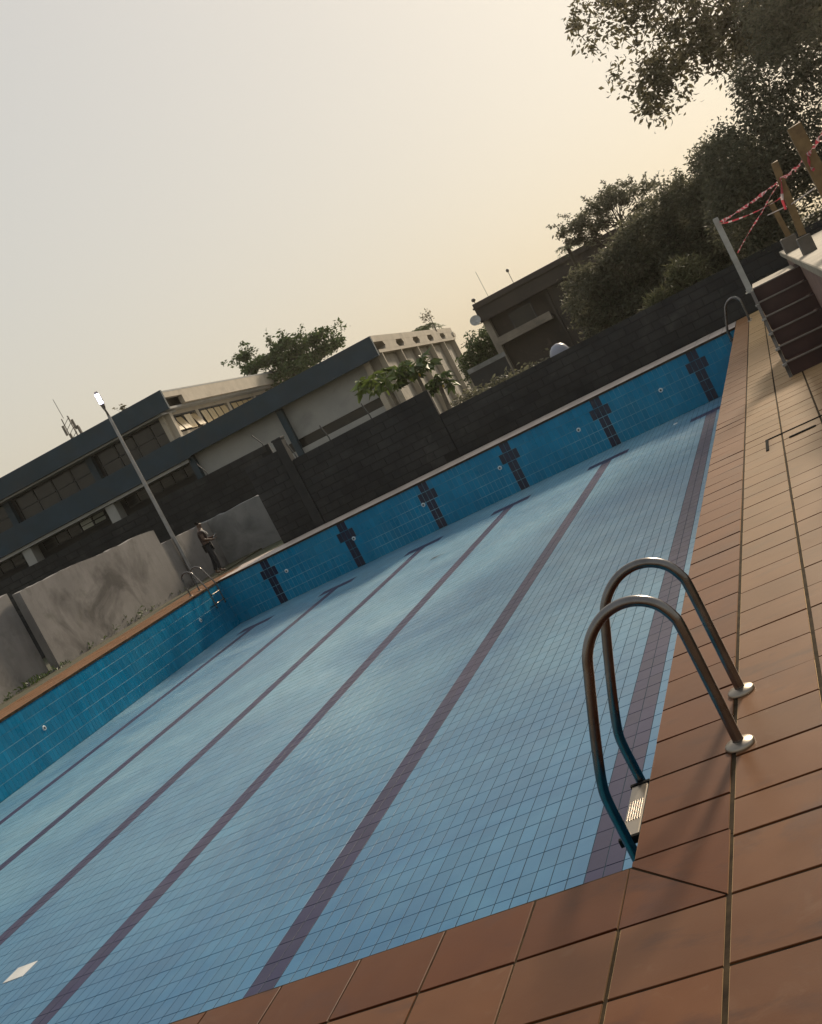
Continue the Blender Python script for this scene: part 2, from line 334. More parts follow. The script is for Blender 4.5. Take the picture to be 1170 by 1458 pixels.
# pool walls: upright tiles, five rows
def pool_wall(name, origin, along, length, normal, marks=()):
    al, nn = np.array(along, float), np.array(normal, float); org = np.array(origin, float)
    mb = MB(); th = 0.2; o = org-nn*0.0035; q = o+al*length; o2, q2 = o-nn*th, q-nn*th
    z0, z1 = -D-0.1, -0.032
    mb.add([(*o[:2], z0), (*q[:2], z0), (*q2[:2], z0), (*o2[:2], z0), (*o[:2], z1), (*q[:2], z1), (*q2[:2], z1), (*o2[:2], z1)],
           [(0, 1, 5, 4), (1, 2, 6, 5), (2, 3, 7, 6), (3, 0, 4, 7), (4, 5, 6, 7), (3, 2, 1, 0)])
    wob = struct(name, mb, 'wall_grout')
    RH = (D-0.032)/5; m = int(math.ceil(length/TW-1e-6)); s = (np.arange(m)+0.5)*TW; rows = np.arange(5)
    S, Rr = np.meshgrid(s, rows, indexing='ij'); S, Rr = S.ravel(), Rr.ravel()
    zz = -0.032-(Rr+0.5)*RH
    base = np.stack([al, np.array([0, 0, 1.0]), nn], -1)
    if np.linalg.det(base) < 0: base[:, 0] *= -1
    k = len(S); A, _, _ = jitter_basis(k, 0.006, base)
    O = org[None]+al[None]*S[:, None]; O[:, 2] = zz
    O = O+nn[None]*rng.normal(0.0, 0.0006, k)[:, None]
    un = tile_unit(TW-0.007, RH-0.012, 0.006, 0.001)
    un = ([(a, b, c) for a, b, c in un[0]], un[1])
    mid = np.full(k, -1)
    for j, mk in enumerate(marks):
        c = round(mk/TW)
        colv = np.round(S/TW-0.5)
        mid[((colv == c-1) | (colv == c)) & (Rr < 5)] = j
        mid[(np.abs(colv-c+0.5) < 2) & (Rr == 1)] = j
    sel = mid < 0
    if k: field('tile_field', *un, (A[sel], O[sel]), rng.random(sel.sum()), 'wall_tile', wob)
    for j in range(len(marks)):
        sel = mid == j; field('lane_mark', *un, (A[sel], O[sel]), rng.random(sel.sum()), 'mark_tile', wob)
    return wob
wall_far = pool_wall('pool_wall_far', (-W-0.018, L+0.018, 0), (1, 0, 0), W+0.036, (0, -1, 0), [W+0.018+x for x in lanes])
wall_left = pool_wall('pool_wall_left', (-W-0.018, -0.018, 0), (0, 1, 0), L+0.036, (1, 0, 0))
wall_right = pool_wall('pool_wall_right', (0.018, -0.018, 0), (0, 1, 0), L+0.036, (-1, 0, 0))
wall_near = pool_wall('pool_wall_near', (-W-0.018, -0.018, 0), (1, 0, 0), W+0.036, (0, 1, 0))
def inlet(parent, loc, M):
    mb = MB(); mb.lathe([(0.0, 0.012), (0.020, 0.012), (0.023, 0.018), (0.048, 0.016), (0.056, 0.0)], (0, 0, 0), 18, 0, M)
    o = mb.build('return_inlet', 'inlet', parent, loc)
    h = MB().lathe([(0.0, 0.0195), (0.024, 0.0195), (0.024, 0.010)], (0, 0, 0), 14, 0, M); h.build('hole', 'dark_hole', o)
MY = Matrix.Rotation(R(90), 3, 'X'); MX = Matrix.Rotation(R(90), 3, 'Y')
for x in (-2.14, -4.31, -6.50, -8.74, -10.88, -13.05): inlet(wall_far, (x, L+0.016, -0.575), MY)
inlet(wall_left, (-W-0.016, 23.22, -0.63), MX)
inlet(wall_left, (-W-0.016, 16.0, -0.63), MX); inlet(pool_floor, (-2.03, 23.75, -D), Matrix.Identity(3))

# ------------------------------------------------------------------ deck tiles
T = 0.338; J = 0.009; ZT = 0.0
deck = MB()
deck.box(0.006, 1.70, 0.012, 27.25, -0.055, -0.0045)
deck.box(-W-0.60, 6.0, -7.0, 0.008, -0.0552, -0.0047)
deck.box(-W+0.0, -0.004, L-0.0, 27.25, -0.0554, -0.0049)
deck.box(-W-1.70, -W-0.004, 0.0, 27.25, -0.0556, -0.0051)
pool_deck = struct('pool_deck', deck, 'deck_joint')
cells = []     # x0,x1,y0,y1,coping?
ys1 = [0.040, 0.293]+[0.293+T*k for k in range(1, 80)]
ys2 = [-0.020, 0.231]+[0.231+T*k for k in range(1, 80)]
for yy0, yy1 in zip(ys1, ys1[1:]):
    if yy1 < 27.2: cells.append((0.0, 0.336, yy0, yy1, 1))
for c in range(1, 5):
    xa = 0.336+T*(c-1)
    for yy0, yy1 in zip(ys2, ys2[1:]):
        if yy1 < 27.2 and not (c >= 4 and 3.5 < yy0 < 18): cells.append((xa, xa+T, yy0, yy1, 0))
for rr in range(0, 19):
    y1 = -0.342*rr if rr else 0.0; y0 = y1-0.342
    if rr == 0:
        for c in range(1, 17): cells.append((0.336+T*(c-1), 0.336+T*c, -0.358, -0.020, 0))
    else:
        y1 -= 0.014; y0 -= 0.014
        for c in range(0, 17): cells.append((0.336+T*(c-1), 0.336+T*c, y0, y1, 0))
    for c in range(0, 46): cells.append((-T*(c+1)-0.002, -T*c-0.002, (y0 if rr else -0.354), (y1 if rr else 0.0), 1 if rr == 0 else 0))
for c in range(0, 45):
    for rr in range(6):
        cells.append((-T*(c+1)-0.002, -T*c-0.002, L+T*rr, L+T*(rr+1), 2))
for k in range(0, 79):
    for rr in range(5): cells.append((-W-T*(rr+1), -W-T*rr, T*k, T*(k+1), 1))
cells = np.array(cells)
long_j = np.where((cells[:, 0] > -0.01) & (cells[:, 2] > -8), 0.009, 0.0)   # the joints along the pool are wider
cc = np.stack([(cells[:, 0]+cells[:, 1])/2, (cells[:, 2]+cells[:, 3])/2], -1); sz = np.stack([cells[:, 1]-cells[:, 0]-J-long_j, cells[:, 3]-cells[:, 2]-J-0.003], -1)
P3 = np.concatenate([cc, np.zeros((len(cc), 1))], 1); px, py, pz = project(P3)
vis = (pz > 0.3) & (px > -20) & (px < 1190) & (py > -20) & (py < 1480)
facing = CAM.z/np.maximum(np.linalg.norm(P3-np.array(CAM), axis=1), .1)
vis &= cells[:, 4] < 2
score = np.where(vis, facing*sz[:, 0]*sz[:, 1]/np.maximum(pz, .3)**2, 0); order = np.argsort(-score)
big = np.zeros(len(cc), bool); big[order[:298]] = True; big &= score > 0
n = len(cc); a, b = rng.normal(0, 0.0035, (2, n)); dz = rng.normal(0, 0.0009, n)
cache = {}
for i in np.nonzero(big)[0]:
    key = (round(sz[i, 0], 3), round(sz[i, 1], 3), int(cells[i, 4]))
    if key not in cache: cache[key] = unit_mesh('deck_tile', tile_unit(key[0], key[1], 0.030 if key[2] else 0.012, 0.0015), 'coping_tile' if key[2] else 'deck_tile')
    link('coping_tile' if key[2] else 'tile', cache[key], pool_deck, (cc[i, 0], cc[i, 1], ZT+dz[i]), (a[i], b[i], 0))
for cop, nm, mn, hh in ((0, 'tile_field', 'deck_tile', 0.012), (1, 'coping_field', 'coping_tile', 0.030), (2, 'pale_tile_field', 'pale_tile', 0.030)):
    sel = ~big & (cells[:, 4] == cop); m = sel.sum()
    A = np.zeros((m, 3, 3)); A[:, 0, 0] = sz[sel, 0]; A[:, 1, 1] = sz[sel, 1]; A[:, 2, 2] = 1; A[:, 2, 0] = -b[sel]*sz[sel, 0]; A[:, 2, 1] = a[sel]*sz[sel, 1]
    O = np.stack([cc[sel, 0], cc[sel, 1], ZT+dz[sel]], -1)
    field(nm, *tile_unit(1, 1, hh, 0.0015), (A, O), rng.random(m), mn, pool_deck)
# mitred corner pieces of the coping
for poly in ([(0.004, 0.004), (0.332, -0.347), (0.332, 0.033), (0.004, 0.033)], [(0.0, -0.008), (0.0, -0.352), (0.326, -0.352)]):
    o = MB().prism(poly, -0.03, 0.0).build('coping_tile', 'coping_tile', pool_deck)
# soil strip on the far left and weeds
struct('soil_path', MB().box(-18.35, -W-1.705, -5, 31.7, -0.07, -0.012), 'soil')

# ------------------------------------------------------------------ access cover in the deck
ac = empty('access_cover', (0.80, 6.68, 0.004)); tag(ac, 'dark-edged square access cover with a slot handle set in the right deck', 'cover')
fr = MB(); fr.box(-0.27, 0.31, 0.300, 0.325, -0.004, 0.004); fr.box(-0.27, -0.245, -0.22, 0.300, -0.004, 0.004)
fr.build('frame', 'black_rubber', ac)
sp = MB(); sp.prism([(-0.05+0.02*math.cos(t), -0.05+0.02*math.sin(t)) for t in np.linspace(math.pi/2, 1.5*math.pi, 8)]+[(0.14+0.02*math.cos(t), -0.05+0.02*math.sin(t)) for t in np.linspace(-math.pi/2, math.pi/2, 8)], -0.004, 0.005)
sp.build('handle_slot', 'black_rubber', ac)

# ------------------------------------------------------------------ pool ladders
def smooth_path(pts, sub=6):
    pts = [Vector(q) for q in pts]; out = []
    for i in range(len(pts)-1):
        p0, p1, p2, p3 = pts[max(i-1, 0)], pts[i], pts[i+1], pts[min(i+2, len(pts)-1)]
        for k in range(sub):
            t = k/sub; out.append(0.5*((2*p1)+(p2-p0)*t+(2*p0-5*p1+4*p2-p3)*t*t+(3*p1-p0-3*p2+p3)*t**3))
    out.append(pts[-1]); return out
prof = [(0.362, 0.0), (0.362, 0.25), (0.361, 0.47), (0.352, 0.530), (0.318, 0.590), (0.262, 0.628), (0.195, 0.640), (0.125, 0.624), (0.060, 0.580), (0.010, 0.515), (-0.025, 0.43),
        (-0.075, 0.30), (-0.130, 0.15), (-0.168, 0.03), (-0.176, -0.04), (-0.176, -0.14), (-0.176, -0.35), (-0.176, -0.56)]
def make_ladder(label):
    r = empty('pool_ladder'); tag(r, label, 'ladder', 'steel grab-rail ladders at the pool edge')
    for y in (-0.265, 0.265):
        rail = MB().tube(smooth_path([(x, y, z) for x, z in prof]), 0.0205, 16).build('rail', 'steel', r)
        MB().lathe([(0.0215, 0.022), (0.050, 0.016), (0.056, 0.010), (0.056, 0.001)], (0.362, y, 0.0), 24).build('flange', 'steel_plate', rail)
        st = MB(); st.box(-0.21, -0.205+0.2, y-0.012, y+0.012, -0.50, -0.48); st.build('wall_stay', 'black_rubber', rail)
        MB().tube([(-0.176, y, -0.56), (-0.176, y, -0.585)], 0.026, 12).build('rubber_foot', 'black_rubber', rail)
    for k in range(2):
        z = -0.20-0.26*k
        t = MB().cbox(-0.213, -0.139, -0.235, 0.235, z-0.02, z, 0.004).build('tread', 'steel_plate', r)
        gp = MB()
        for j in range(6): gp.box(-0.205+j*0.0105, -0.2005+j*0.0105, -0.09, 0.08, z, z+0.003)
        gp.build('grip_ribs', 'steel', t)
        for y in (-0.235, 0.235): MB().box(-0.218, -0.134, y-0.010, y+0.010, z-0.026, z+0.004).build('tread_bracket', 'black_rubber', t)
    return r
lad = make_ladder('steel pool ladder with two tall arched grab rails at the near right corner')
lad.location = (0, 0.915, 0)
l2 = copy_tree(lad); l2.location = (0, 24.55, 0); l2['label'] = 'steel pool ladder at the far right corner, just left of the stairs'
l3 = copy_tree(lad); l3.location = (-W, 24.2, 0); l3.rotation_euler = (0, 0, math.pi); l3['label'] = 'steel pool ladder at the far left corner, beside the lamp post foot'

# fallen leaf and chipped pale tile on the pool floor
lf = MB(); lf.add([(-0.16, 0, 0.004), (-0.04, 0.035, 0.02), (0.12, 0.02, 0.012), (0.2, 0.0, 0.004), (0.1, -0.03, 0.014), (-0.06, -0.03, 0.010)], [(0, 5, 1), (1, 5, 4, 2), (2, 4, 3)])
tag(lf.build('fallen_leaf', 'fallen_leaf', None, (-7.29, 19.93, -D+0.002), R(15)), 'dark curled fallen leaf lying on the far pool floor', 'leaf')
pp = MB(); pp.cbox(-7.45, -7.205, 4.74, 4.985, -D-0.002, -D+0.006, 0.002)
tag(pp.build('pale_tile', 'white_paint'), 'single whitish tile loose on the blue pool floor at lower left', 'tile')

# ------------------------------------------------------------------ garden walls
def block_wall(name, x0, x1, y, h, th=0.15, joined=False, seed=1, bw=0.45, bh=0.225):
    rr = np.random.default_rng(seed)
    root = MB().box(x0, x1, y+0.012, y+th, -0.05, h-0.01).build(name, 'block_joint')
    rows = int(math.ceil(h/bh)); me = {}; fld = []
    for r_ in range(rows):
        za, zb = r_*bh, min((r_+1)*bh, h); off = -(r_ % 2)*bw/2; x = x0+off
        while x < x1-0.02:
            xa, xb = max(x, x0), min(x+bw, x1); x += bw
            if xb-xa < 0.05: continue
            yy = y+rr.normal(0, 0.004)
            fld.append((xa, xb, za, zb, yy))
    for (xa, xb, za, zb, yy) in fld:
        key = (round(xb-xa-0.014, 2), round(zb-za-0.014, 2))
        if key not in me:
            sx, szz = key[0]/2, key[1]/2; m = MB(); c = 0.008
            vs = [(-sx, 0.02, -szz), (sx, 0.02, -szz), (sx, 0.02, szz), (-sx, 0.02, szz), (-sx, c, -szz), (sx, c, -szz), (sx, c, szz), (-sx, c, szz), (-sx+c, 0, -szz+c), (sx-c, 0, -szz+c), (sx-c, 0, szz-c), (-sx+c, 0, szz-c)]
            m.add(vs, [(0, 1, 5, 4), (1, 2, 6, 5), (2, 3, 7, 6), (3, 0, 4, 7), (4, 5, 9, 8), (5, 6, 10, 9), (6, 7, 11, 10), (7, 4, 8, 11), (8, 9, 10, 11)])
            me[key] = m.mesh('block', 'block')
        link('block', me[key], root, ((xa+xb)/2, yy, (za+zb)/2), (rr.normal(0, 0.006), 0, rr.normal(0, 0.006)))
    return root
bwall = block_wall('block_wall', -7.95, 3.4, 27.28, 1.28, seed=2)
tag(bwall, 'low dark concrete block wall behind the far right of the pool', 'wall')
bwall2 = block_wall('block_wall', -12.42, -7.965, 27.28, 2.02, seed=3)
tag(bwall2, 'mid-height dark concrete block wall behind the middle of the pool', 'wall')
bwall3 = block_wall('block_wall', -13.88, -12.72, 27.28, 2.45, seed=4)
tag(bwall3, 'short tall stub of dark block wall left of the square pillar', 'wall')
pil = empty('wall_pillar', (-12.57, 27.30, 0)); tag(pil, 'dark square pillar standing at the step in the block wall', 'pillar')
MB().box(-0.14, 0.14, -0.06, 0.22, -0.05, 2.70).build('shaft', 'block', pil); MB().cbox(-0.16, 0.16, -0.08, 0.24, 2.705, 2.76, 0.02).build('cap', 'block', pil)
# boundary wall farther back on the left
bx0, by0, bx1, by1 = -48.0, 23.2, -15.75, 33.63
ang = math.atan2(by1-by0, bx1-bx0); ln = math.hypot(bx1-bx0, by1-by0)
bb = MB().box(0, ln, 0.012, 0.2, -0.05, 2.99).build('boundary_wall', 'block_joint', None, (bx0, by0, 0), ang)
tag(bb, 'long tall blackened block boundary wall in front of the teal building', 'wall')
A_, O_, un = [], [], tile_unit(0.436, 0.211, 0.02, 0.008)
for r_ in range(13):
    for k in range(int(ln/0.45)):
        x = 0.225+k*0.45+(0.225 if r_ % 2 else 0)
        if x+0.22 > ln: continue
        A_.append([[1, 0, 0], [0, 0, -1], [0, 1, 0]]); O_.append((x, rng.normal(0, 0.004), 0.1125+r_*0.23))
field('block_field', *un, (np.array(A_, float), np.array(O_)), rng.random(len(O_)), 'block', bb)
for i, (x, y, z, wn_) in enumerate([(-18.0, 34.0-1.3, 3.0, 'left'), (-15.98, 33.6, 3.0, 'r')]):
    pass
def bracket(loc, lean, label):
    b = MB(); b.tube([(0, 0, -0.12), (0, 0, 0.10), (lean*0.32, 0, 0.46), (lean*0.34, 0, 0.50)], 0.018, 6)
    tag(b.build('wire_bracket', 'window_frame', None, loc), label, 'bracket', 'angled iron brackets on the block walls')
bracket((-18.0, 32.98, 2.99), -0.55, 'bent iron wire bracket on the boundary wall under the cream window end')
bracket((-15.95, 33.65, 2.99), -0.60, 'bent iron wire bracket on the boundary wall just left of the pillar')
bracket((-12.30, 27.36, 2.02), -0.25, 'small bent iron bracket on the block wall just right of the pillar')
bracket((-11.15, 27.36, 2.02), -0.25, 'bent iron bracket on the block wall below the dark strip window')
bracket((-9.77, 27.36, 2.02), -0.20, 'bent iron bracket on the block wall just left of the papaya trunk')

# rough plaster walls on the left
def plaster_wall(name, pts, th, heights, mname, label, seed):
    """strip wall along a polyline in plan with a ragged top"""
    rr = np.random.default_rng(seed); (xa, ya), (xb, yb) = pts; Ln = math.hypot(xb-xa, yb-ya); n = max(int(Ln/0.22), 4)
    ax, ay = (xb-xa)/Ln, (yb-ya)/Ln; nx_, ny_ = ay, -ax
    mb = MB(); vs = []; wob = np.cumsum(rr.normal(0, 0.012, n+1)); wob -= np.linspace(wob[0], wob[-1], n+1)
    nz = 7
    for i in range(n+1):
        t = i/n; h = heights[0]*(1-t)+heights[1]*t+wob[i]+rr.normal(0, 0.008); x, y = xa+(xb-xa)*t, ya+(yb-ya)*t
        for k in range(nz+1):
            o = rr.normal(0, 0.006) if 0 < i < n else 0
            vs.append((x+nx_*o, y+ny_*o, -0.08+(h+0.08)*k/nz))
        vs.append((x-nx_*th, y-ny_*th, h-0.02+rr.normal(0, 0.006))); vs.append((x-nx_*th, y-ny_*th, -0.08))
    m = nz+3; fs = []
    for i in range(n):
        for k in range(m-1): fs.append((i*m+k, (i+1)*m+k, (i+1)*m+k+1, i*m+k+1))
    fs.append(tuple(range(m-1, -1, -1))); fs.append(tuple(n*m+k for k in range(m)))
    mb.add(vs, fs)
    o = mb.build(name, mname); return tag(o, label, 'wall')
plaster_wall('plaster_wall', [(-18.30, 31.60), (-18.30, 28.24)], 0.22, (1.58, 1.62), 'plaster', 'low stained plaster wall section behind the lamp post', 11)
pwall = plaster_wall('plaster_wall', [(-18.28, 28.22), (-18.28, 21.22)], 0.24, (2.12, 2.18), 'plaster', 'long tall stained plaster wall beside the left pool edge', 12)
plaster_wall('plaster_wall', [(-18.62, 21.20), (-18.62, 6.0)], 0.24, (2.30, 2.35), 'plaster', 'set-back plaster wall panel at the far left picture border', 13)
plaster_wall('plaster_wall', [(-13.2, 31.72), (-18.52, 31.72)], 0.22, (1.55, 1.62), 'plaster_grey', 'grey plaster wall across the back behind the standing person', 14)

def crack(parent, x, y0, z0, z1, w0, seed, wander=0.03):
    rr = np.random.default_rng(seed); n_ = 16; m = MB(); y = y0; vs = []
    for i in range(n_+1):
        z = z0+(z1-z0)*i/n_; y += rr.normal(0, wander); wv = w0*(0.4+0.9*rr.random())*(0.25 if i in (0, n_) else 1)
        vs += [(x, y-wv/2, z), (x, y+wv/2, z), (x-0.03, y+wv/2, z), (x-0.03, y-wv/2, z)]
    for i in range(n_):
        for a_, b_ in ((0, 1), (1, 2), (3, 0)): m.add([vs[i*4+a_], vs[i*4+b_], vs[i*4+4+b_], vs[i*4+4+a_]], [(0, 1, 2, 3)])
    m.build('stain_streak', 'wall_stain', parent)
mat('wall_stain', (0.045, 0.042, 0.040), 0.95, col2=(0.10, 0.09, 0.08), scale=5, bump=0.4, bscale=30)
for (y_, z0_, z1_, w_, sd) in ((23.9, 0.0, 2.05, 0.05, 1), (25.75, 0.7, 2.08, 0.16, 2), (26.15, 0.9, 2.05, 0.10, 3), (22.6, 1.3, 2.1, 0.04, 4), (27.3, 0.2, 1.5, 0.05, 5)):
    crack(pwall, -18.262, y_, z0_, z1_, w_, sd)

# ------------------------------------------------------------------ foliage helpers
def foliage(name, parent, P, size, mname, droop=0.3, seed=1, aspect=0.42, spread=None):
    """P: (n,3) leaf base points; folded pointed leaves, four triangles each"""
    rr = np.random.default_rng(seed); n = len(P)
    d = rr.normal(0, 1, (n, 3)); d[:, 2] = d[:, 2]*0.6-droop
    if spread is not None: d = d*0.6+spread
    d /= np.linalg.norm(d, axis=1)[:, None]
    s = np.cross(d, rr.normal(0, 1, (n, 3))); s /= np.linalg.norm(s, axis=1)[:, None]
    nn = np.cross(s, d); l = (size*(0.65+0.7*rr.random(n)))[:, None]; wd = l*aspect
    b0 = P; tip = P+d*l+nn*l*-0.10
    ml = P+d*l*0.45+s*wd*0.5+nn*l*0.10; mr_ = P+d*l*0.45-s*wd*0.5+nn*l*0.10; mm = P+d*l*0.5
    V = np.stack([b0, ml, tip, mr_, mm], 1).reshape(-1, 3)
    tri = np.array([(0, 4, 1), (1, 4, 2), (2, 4, 3), (3, 4, 0)])
    F = (tri[None]+(np.arange(n)*5)[:, None, None]).reshape(-1, 3)
    me = bpy.data.meshes.new(name); me.vertices.add(len(V)); me.vertices.foreach_set('co', V.reshape(-1).astype(np.float32))
    nf = len(F); me.loops.add(nf*3); me.loops.foreach_set('vertex_index', F.reshape(-1).astype(np.int32)); me.polygons.add(nf)
    me.polygons.foreach_set('loop_start', np.arange(0, nf*3, 3, dtype=np.int32))
    try: me.polygons.foreach_set('loop_total', np.full(nf, 3, dtype=np.int32))
    except Exception: pass
    at = me.attributes.new('rnd', 'FLOAT', 'POINT'); at.data.foreach_set('value', np.repeat(rr.random(n), 5).astype(np.float32))
    me.materials.append(MATS[mname]); me.update(); me.validate()
    o = bpy.data.objects.new(name, me); C.objects.link(o); o.parent = parent
    return o
def clumps(blobs, ncl, per, rad, seed, shell=0.5):
    """cluster centres in ellipsoids (cx,cy,cz,rx,ry,rz,weight), leaves round each"""
    rr = np.random.default_rng(seed); wts = np.array([b[6] for b in blobs], float); wts /= wts.sum()
    pick = rr.choice(len(blobs), ncl, p=wts); B = np.array([b[:6] for b in blobs], float)[pick]
    d = rr.normal(0, 1, (ncl, 3)); d /= np.linalg.norm(d, axis=1)[:, None]
    rad_ = (shell+(1-shell)*rr.random(ncl))[:, None]
    Cn = B[:, :3]+d*rad_*B[:, 3:6]
    k = rr.integers(int(per*0.5), int(per*1.5)+1, ncl); idx = np.repeat(np.arange(ncl), k)
    rc = rad*(0.6+0.8*rr.random(ncl))
    e = rr.normal(0, 1, (len(idx), 3)); e /= np.linalg.norm(e, axis=1)[:, None]
    P = Cn[idx]+e*(rr.random(len(idx))[:, None]**0.5)*rc[idx][:, None]
    return Cn, P
def limb(mb, a, b, r0_, r1_, seed, wob=0.12, n=6, seg=6):
    rr = np.random.default_rng(seed); a, b = np.array(a, float), np.array(b, float); Ln = np.linalg.norm(b-a)
    pts = [a+(b-a)*t+(rr.normal(0, wob*Ln/n, 3) if 0 < t < 1 else 0) for t in np.linspace(0, 1, n)]
    mb.tube(pts, list(np.linspace(r0_, r1_, n)), seg, caps=False); return pts
def tree(name, label, base, trunk_top, blobs, ncl, per, rad, leaf, mname, seed, tr=0.2, droop=0.3, group=None, cat='tree', shell=0.5, bark='bark', nb=14, aspect=0.42, P_extra=None):
    root = empty(name, base); tag(root, label, cat, group); b = np.array(base)
    Cn, P = clumps(blobs, ncl, per, rad, seed, shell)
    if P_extra is not None: P = np.concatenate([P, P_extra])
    m = MB(); limb(m, (0, 0, -0.1), np.array(trunk_top)-b, tr, tr*0.55, seed, 0.10, 8, 9); m.build('trunk', bark, root)
    rr = np.random.default_rng(seed+5); mb = MB()
    for i in rr.choice(len(Cn), min(nb, len(Cn)), replace=False):
        t = rr.uniform(0.55, 1.0); st = np.array(trunk_top)*t+b*(1-t)
        limb(mb, st-b, Cn[i]-b, min(tr*0.22, 0.05), 0.008, seed+int(i), 0.3, 7, 5)
    mb.build('branches', bark, root)
    foliage('crown', root, P-b, leaf, mname, droop, seed+9, aspect)
    return root

# ------------------------------------------------------------------ teal and cream hall building, left background
A0 = R(6.8); hb = empty('hall_building', (-29.84, 55.11, 0.0), A0)
tag(hb, 'long teal and cream hall building with flat roofs and a finned right end', 'building')
def part(name, mname, parent, *boxes):
    m = MB()
    for b_ in boxes: m.box(*b_)
    return m.build(name, mname, parent)
# upper block (s<0) and wing (0<s<11.9); local x = along the front, y = depth
part('wall', 'dark_wall', hb, (-42, -0.85, 1.6, 32, 0, 8.2)).name = 'wall'
part('roof', 'grey_paint', hb, (-42.6, 0.29, -0.55, 32.4, 8.93, 9.02))
part('front_fascia', 'teal_paint', hb, (-42.6, 0.30, -0.75, -0.552, 7.98, 9.08))
part('floor_band', 'teal_paint', hb, (-42.4, -0.02, -0.45, 0.2, 5.12, 6.36))
part('soffit', 'grey_paint', hb, (-42.4, -0.3, -0.30, 1.58, 4.92, 5.10)); part('soffit', 'grey_paint', hb, (-42.4, -0.3, -0.548, 1.58, 7.86, 7.96))
for k in range(8):
    s = -5.85*k-(0.0 if k else 0.45)
    part('column', 'teal_paint' if k else 'cream_paint', hb, (s-0.2, s+0.2, -0.05+0.35, 0.7, 6.38, 7.85))
    if k: part('pier', 'grey_paint', hb, (s-0.3, s+0.3, -0.1, 0.8, 0, 4.9))
for k in range(7):
    sa, sb = -5.85*(k+1)+0.3, -5.85*k-0.3-(0.4 if k == 0 else 0)
    nwin = 4; wd = (sb-sa)/nwin
    for j in range(nwin):
        x0 = sa+wd*j
        f = MB(); f.box(x0+0.02, x0+0.09, 0.75, 0.85, 6.40, 7.80); f.box(x0+0.02, x0+wd-0.02, 0.74, 0.84, 7.80, 7.85); f.box(x0+0.09, x0+wd-0.02, 0.76, 0.86, 7.05, 7.10)
        wo = f.build('window', 'window_frame', hb)
        MB().box(x0+0.1, x0+wd-0.02, 0.80, 0.815, 6.40, 7.04).build('pane', 'glass', wo)
        MB().box(x0+0.1, x0+wd-0.02, 0.80, 0.815, 7.11, 7.79).build('pane', 'glass', wo)
    part('sill_wall', 'dark_wall', hb, (sa, sb, 0.9, 1.0, 6.2, 6.42))
    # ground floor strip of louvres
    for j in range(6):
        wd2 = (sb-sa)/6; x0 = sa+wd2*j
        f = MB(); f.box(x0, x0+0.07, 1.30, 1.38, 4.3, 4.90); f.box(x0+0.07, x0+wd2, 1.30, 1.38, 4.26, 4.32)
        wo = f.build('window', 'window_frame', hb)
        for zz in (4.36, 4.63):
            Mt = Matrix.Translation((x0+wd2/2+0.03, 1.34, zz+0.12)) @ Matrix.Rotation(R(-28 if (k == 1 and j > 3) or (k == 2 and j < 1) else 0), 4, 'X')
            m = MB(); m.box(-wd2/2+0.08, wd2/2-0.06, -0.008, 0.008, -0.11, 0.11, 0, Mt)
            m.build('pane', 'skylit_glass' if (k == 1 and j in (3, 4)) else 'glass', wo)
# right end of the upper block, above the wing roof
part('end_wall', 'cream_paint', hb, (-0.845, -0.60, 0.0, 32, 5.0, 6.72), (-0.845, -0.60, 0.0, 32, 7.80, 8.9), *[(-0.845, -0.60, t0-0.15, t0+0.35, 6.72, 7.80) for t0 in (0.15, 5.4, 11.2, 17.0, 23.0, 29.0)])
part('end_fascia', 'cream_paint', hb, (0.02, 0.29, 2.0, 32.4, 8.15, 8.92), (0.02, 0.292, -0.548, 2.0, 8.62, 8.918))
part('end_soffit', 'grey_paint', hb, (-0.6, 0.018, 0.1, 32.3, 8.02, 8.14))
part('dark_interior', 'dark_hole', hb, (-0.86, -0.846, 0.2, 31.8, 6.6, 7.9))
for k, t0 in enumerate((0.5, 5.75, 11.55, 17.35, 23.35)):
    for j in range(4):
        ya = t0+0.12+j*1.2
        f = MB(); f.box(-0.70, -0.62, ya, ya+0.06, 6.73, 7.79); f.box(-0.70, -0.62, ya+0.06, ya+1.14, 7.72, 7.79)
        wo = f.build('window', 'window_frame', hb)
        Mt = Matrix.Translation((-0.55, ya+0.62, 7.20)) @ Matrix.Rotation(R(-22 if (k == 0 and j in (0, 1, 3)) else -7), 4, 'Y')
        for q in range(2):
            m = MB(); m.box(-0.008, 0.008, -0.5+q*0.51, -0.5+q*0.51+0.48, -0.44, 0.46, 0, Mt); m.build('pane', 'amber_glass', wo)
# wing
part('wing_fascia', 'teal_paint', hb, (-0.015, 11.95, -0.60, -0.30, 5.18, 6.30))
part('wing_roof', 'grey_paint', hb, (-0.59, 11.93, -0.298, 30.7, 6.12, 6.22))
part('wing_wall', 'grey_paint', hb, (-0.55, 11.05, 0.30, 0.55, 3.26, 6.10)); part('wing_wall', 'grey_paint', hb, (-0.55, 11.05, 0.12, 0.50, 0, 2.74))
part('strip_window', 'glass', hb, (-0.5, 11.0, 0.62, 0.66, 2.72, 3.28))
for s in (-0.22, 5.52): part('wing_column', 'teal_paint', hb, (s-0.17, s+0.17, -0.12, 0.29, 0, 5.17))
part('wing_column', 'cream_paint', hb, (10.85, 11.15, -0.05, 0.28, 0, 5.17))
part('wing_body', 'stained_paint', hb, (10.9, 11.08, 0.56, 30.4, 0, 6.1))
sD = 5.85
part('end_parapet', 'cream_paint', hb, (11.3, 11.95, -0.296, 30.6, 5.96, 6.318), (11.3, 11.94, 0.1, 30.6, 5.32, 5.50))
